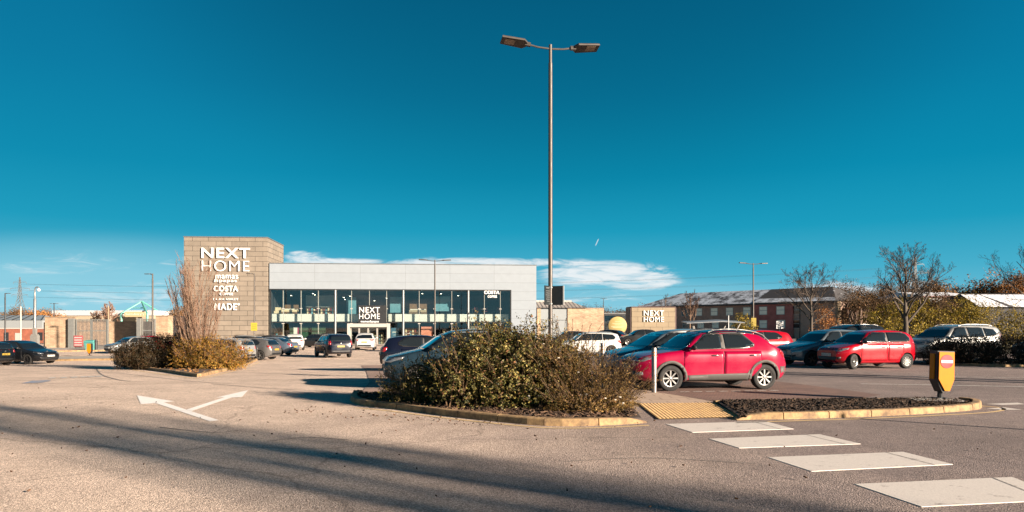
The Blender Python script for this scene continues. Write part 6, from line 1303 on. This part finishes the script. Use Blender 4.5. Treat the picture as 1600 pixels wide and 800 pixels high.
def autumn_tree(label, px, Y, py, w, seed, mat):
    x = X(px, Y); h = Z(py, Y); t = thing('autumn_tree', label, 'tree', (x, Y, 0), 0, 'autumn trees behind the roofs'); rnd = random.Random(seed); tr = MB(); tr.tube([(0, 0, 0), (.1, 0, h*.4), (0, 0, h*.85)], [.28, .2, .05], 6)
    for j in range(12): a = rnd.uniform(0, 2*PI); s0 = Vector((0, 0, h*rnd.uniform(.3, .6))); tr.tube([s0, s0+Vector((math.cos(a)*w*.6, math.sin(a)*w*.6, h*rnd.uniform(.15, .35)))], [.1, .03], 4, cap=False)
    tr.build('trunk', BARK1, t); mb = MB()
    for k in range(9): a = rnd.uniform(0, 2*PI); rr = rnd.uniform(0, .75)*w; lump_leaves(mb, rnd, Vector((math.cos(a)*rr, math.sin(a)*rr, h*rnd.uniform(.45, .8))), (w*.42, w*.42, h*.2), 330, .42, .3, .5, .3)
    mb.build('crown', mat, t)
for i, (lab, px, Y, py, w, m) in enumerate((('orange autumn tree above the right end of the snow panel roof', 1585, 132, 428, 5.0, WD3), ('rounded orange autumn tree left of the tallest one above the snow panels', 1548, 136, 430, 4.6, WD3), ('dull brown tree right above the window of the grey shed', 1505, 138, 447, 4.2, WD1), ('brown autumn tree above the left end of the grey shed roof', 1462, 134, 438, 4.4, WD1), ('dark tree above the snow panel roof beside the grey shed', 1528, 134, 441, 4.0, WD2), ('orange tree at the far left beyond the camera mast', 62, 170, 487, 4.2, WD3), ('orange bush like tree behind the left end of the stone wall', 78, 165, 491, 3.2, WD3))): autumn_tree(lab, px, Y, py, w, 60+i, m)
bare_tree('bare_tree', 'twiggy brown bare tree above the wide yard gate', 169, 170, 71, BARK1, TWIG2, 8.0, 'distant bare trees', base=-.7, trunk_h=1.6, r0=.16, n1=14, spread=.8, levels=4, up=.35, kids=(6, 5, 3), minr=.035, l1=.7)
bare_tree('bare_tree', 'smaller brown bare tree left of the twiggy one above the yard gate', 150, 175, 73, BARK1, TWIG2, 6.4, 'distant bare trees', base=-.7, trunk_h=1.2, r0=.14, n1=12, spread=.8, levels=4, up=.35, kids=(6, 4, 3), minr=.035, l1=.7)
# ---- trees behind the camera whose stems cast the long soft streaks over the road
for i, (t_, stems_) in enumerate(((44, ((5.45, .27, 17.5), (5.88, .27, 17), (6.45, .12, 15.5), (6.85, .05, 14.5), (6.1, .10, 16))), (48, ((4.80, .24, 17.5), (4.95, .14, 16.5), (4.32, .07, 15))))):
    pos = Vector((.82, -.57)).normalized()*t_; pv = Vector((.57, .82)).normalized(); rnd = random.Random(90+i); pm = sum(q[0] for q in stems_)/len(stems_)
    q = pos+pv*pm; t = thing('upright_tree', ('tall bare upright tree with five stems standing behind the viewer', 'tall bare upright tree with three stems standing behind the viewer')[i], 'tree', (q.x, q.y, -.05)); tr = MB(); cr = MB(); side = Vector((pv.x, pv.y, 0))
    for pp, r0, top_ in stems_:
        o = pp-pm; pts = []; rad = []; ph = rnd.uniform(0, 6)
        for j in range(15):
            f = j/14; pts.append(side*(o*min(1, f*4)+.06*math.sin(ph+f*5))+Vector((rnd.uniform(-.03, .03), rnd.uniform(-.03, .03), top_*f))); rad.append(max(.02, r0*(1-.60*f)))
        tr.tube(pts, rad, 8)
        for j in range(40):
            f = rnd.uniform(.3, .98); p = pts[min(13, int(f*14))]; d = Vector((rnd.uniform(-.3, .3), rnd.uniform(-.3, .3), 1)).normalized(); L_ = rnd.uniform(1, 2.8); cr.tube([p, p+d*L_*.5, p+d*L_+Vector((0, 0, .1))], [.045, .03, .012], 4, cap=False)
    tr.build('trunk', BARK1, t, smooth=60); cr.build('crown', TWIG, t, smooth=60)
# stems outside the right edge that throw the bands across the side road
for i, (qx, qy, H_) in enumerate(((24.6, 14.2, 8.0), (21.5, 17.6, 6.0))):
    t = thing('roadside_tree', ('young bare roadside tree outside the right edge, the taller one', 'young bare roadside tree outside the right edge, the shorter one')[i], 'tree', (qx, qy, -.03)); sk = skeleton(120+i, H_, 2.2, .22, 9, .6, 3, up=.6, kids=(4, 3), minr=.012); tr = MB(); cr = MB()
    for p, r, lev in sk: (tr if lev == 0 else cr).tube(p, r, 8 if lev == 0 else 4, cap=lev == 0)
    tr.build('trunk', BARK1, t); cr.build('crown', TWIG, t)
tag(MB().tube([(0, 0, 0), (0, 0, 2.1)], .045, 8).build('sign_post', STEEL, None, loc=(12.3, 8.35, 0)), 'plain steel sign post just outside the right edge of the view', 'post')
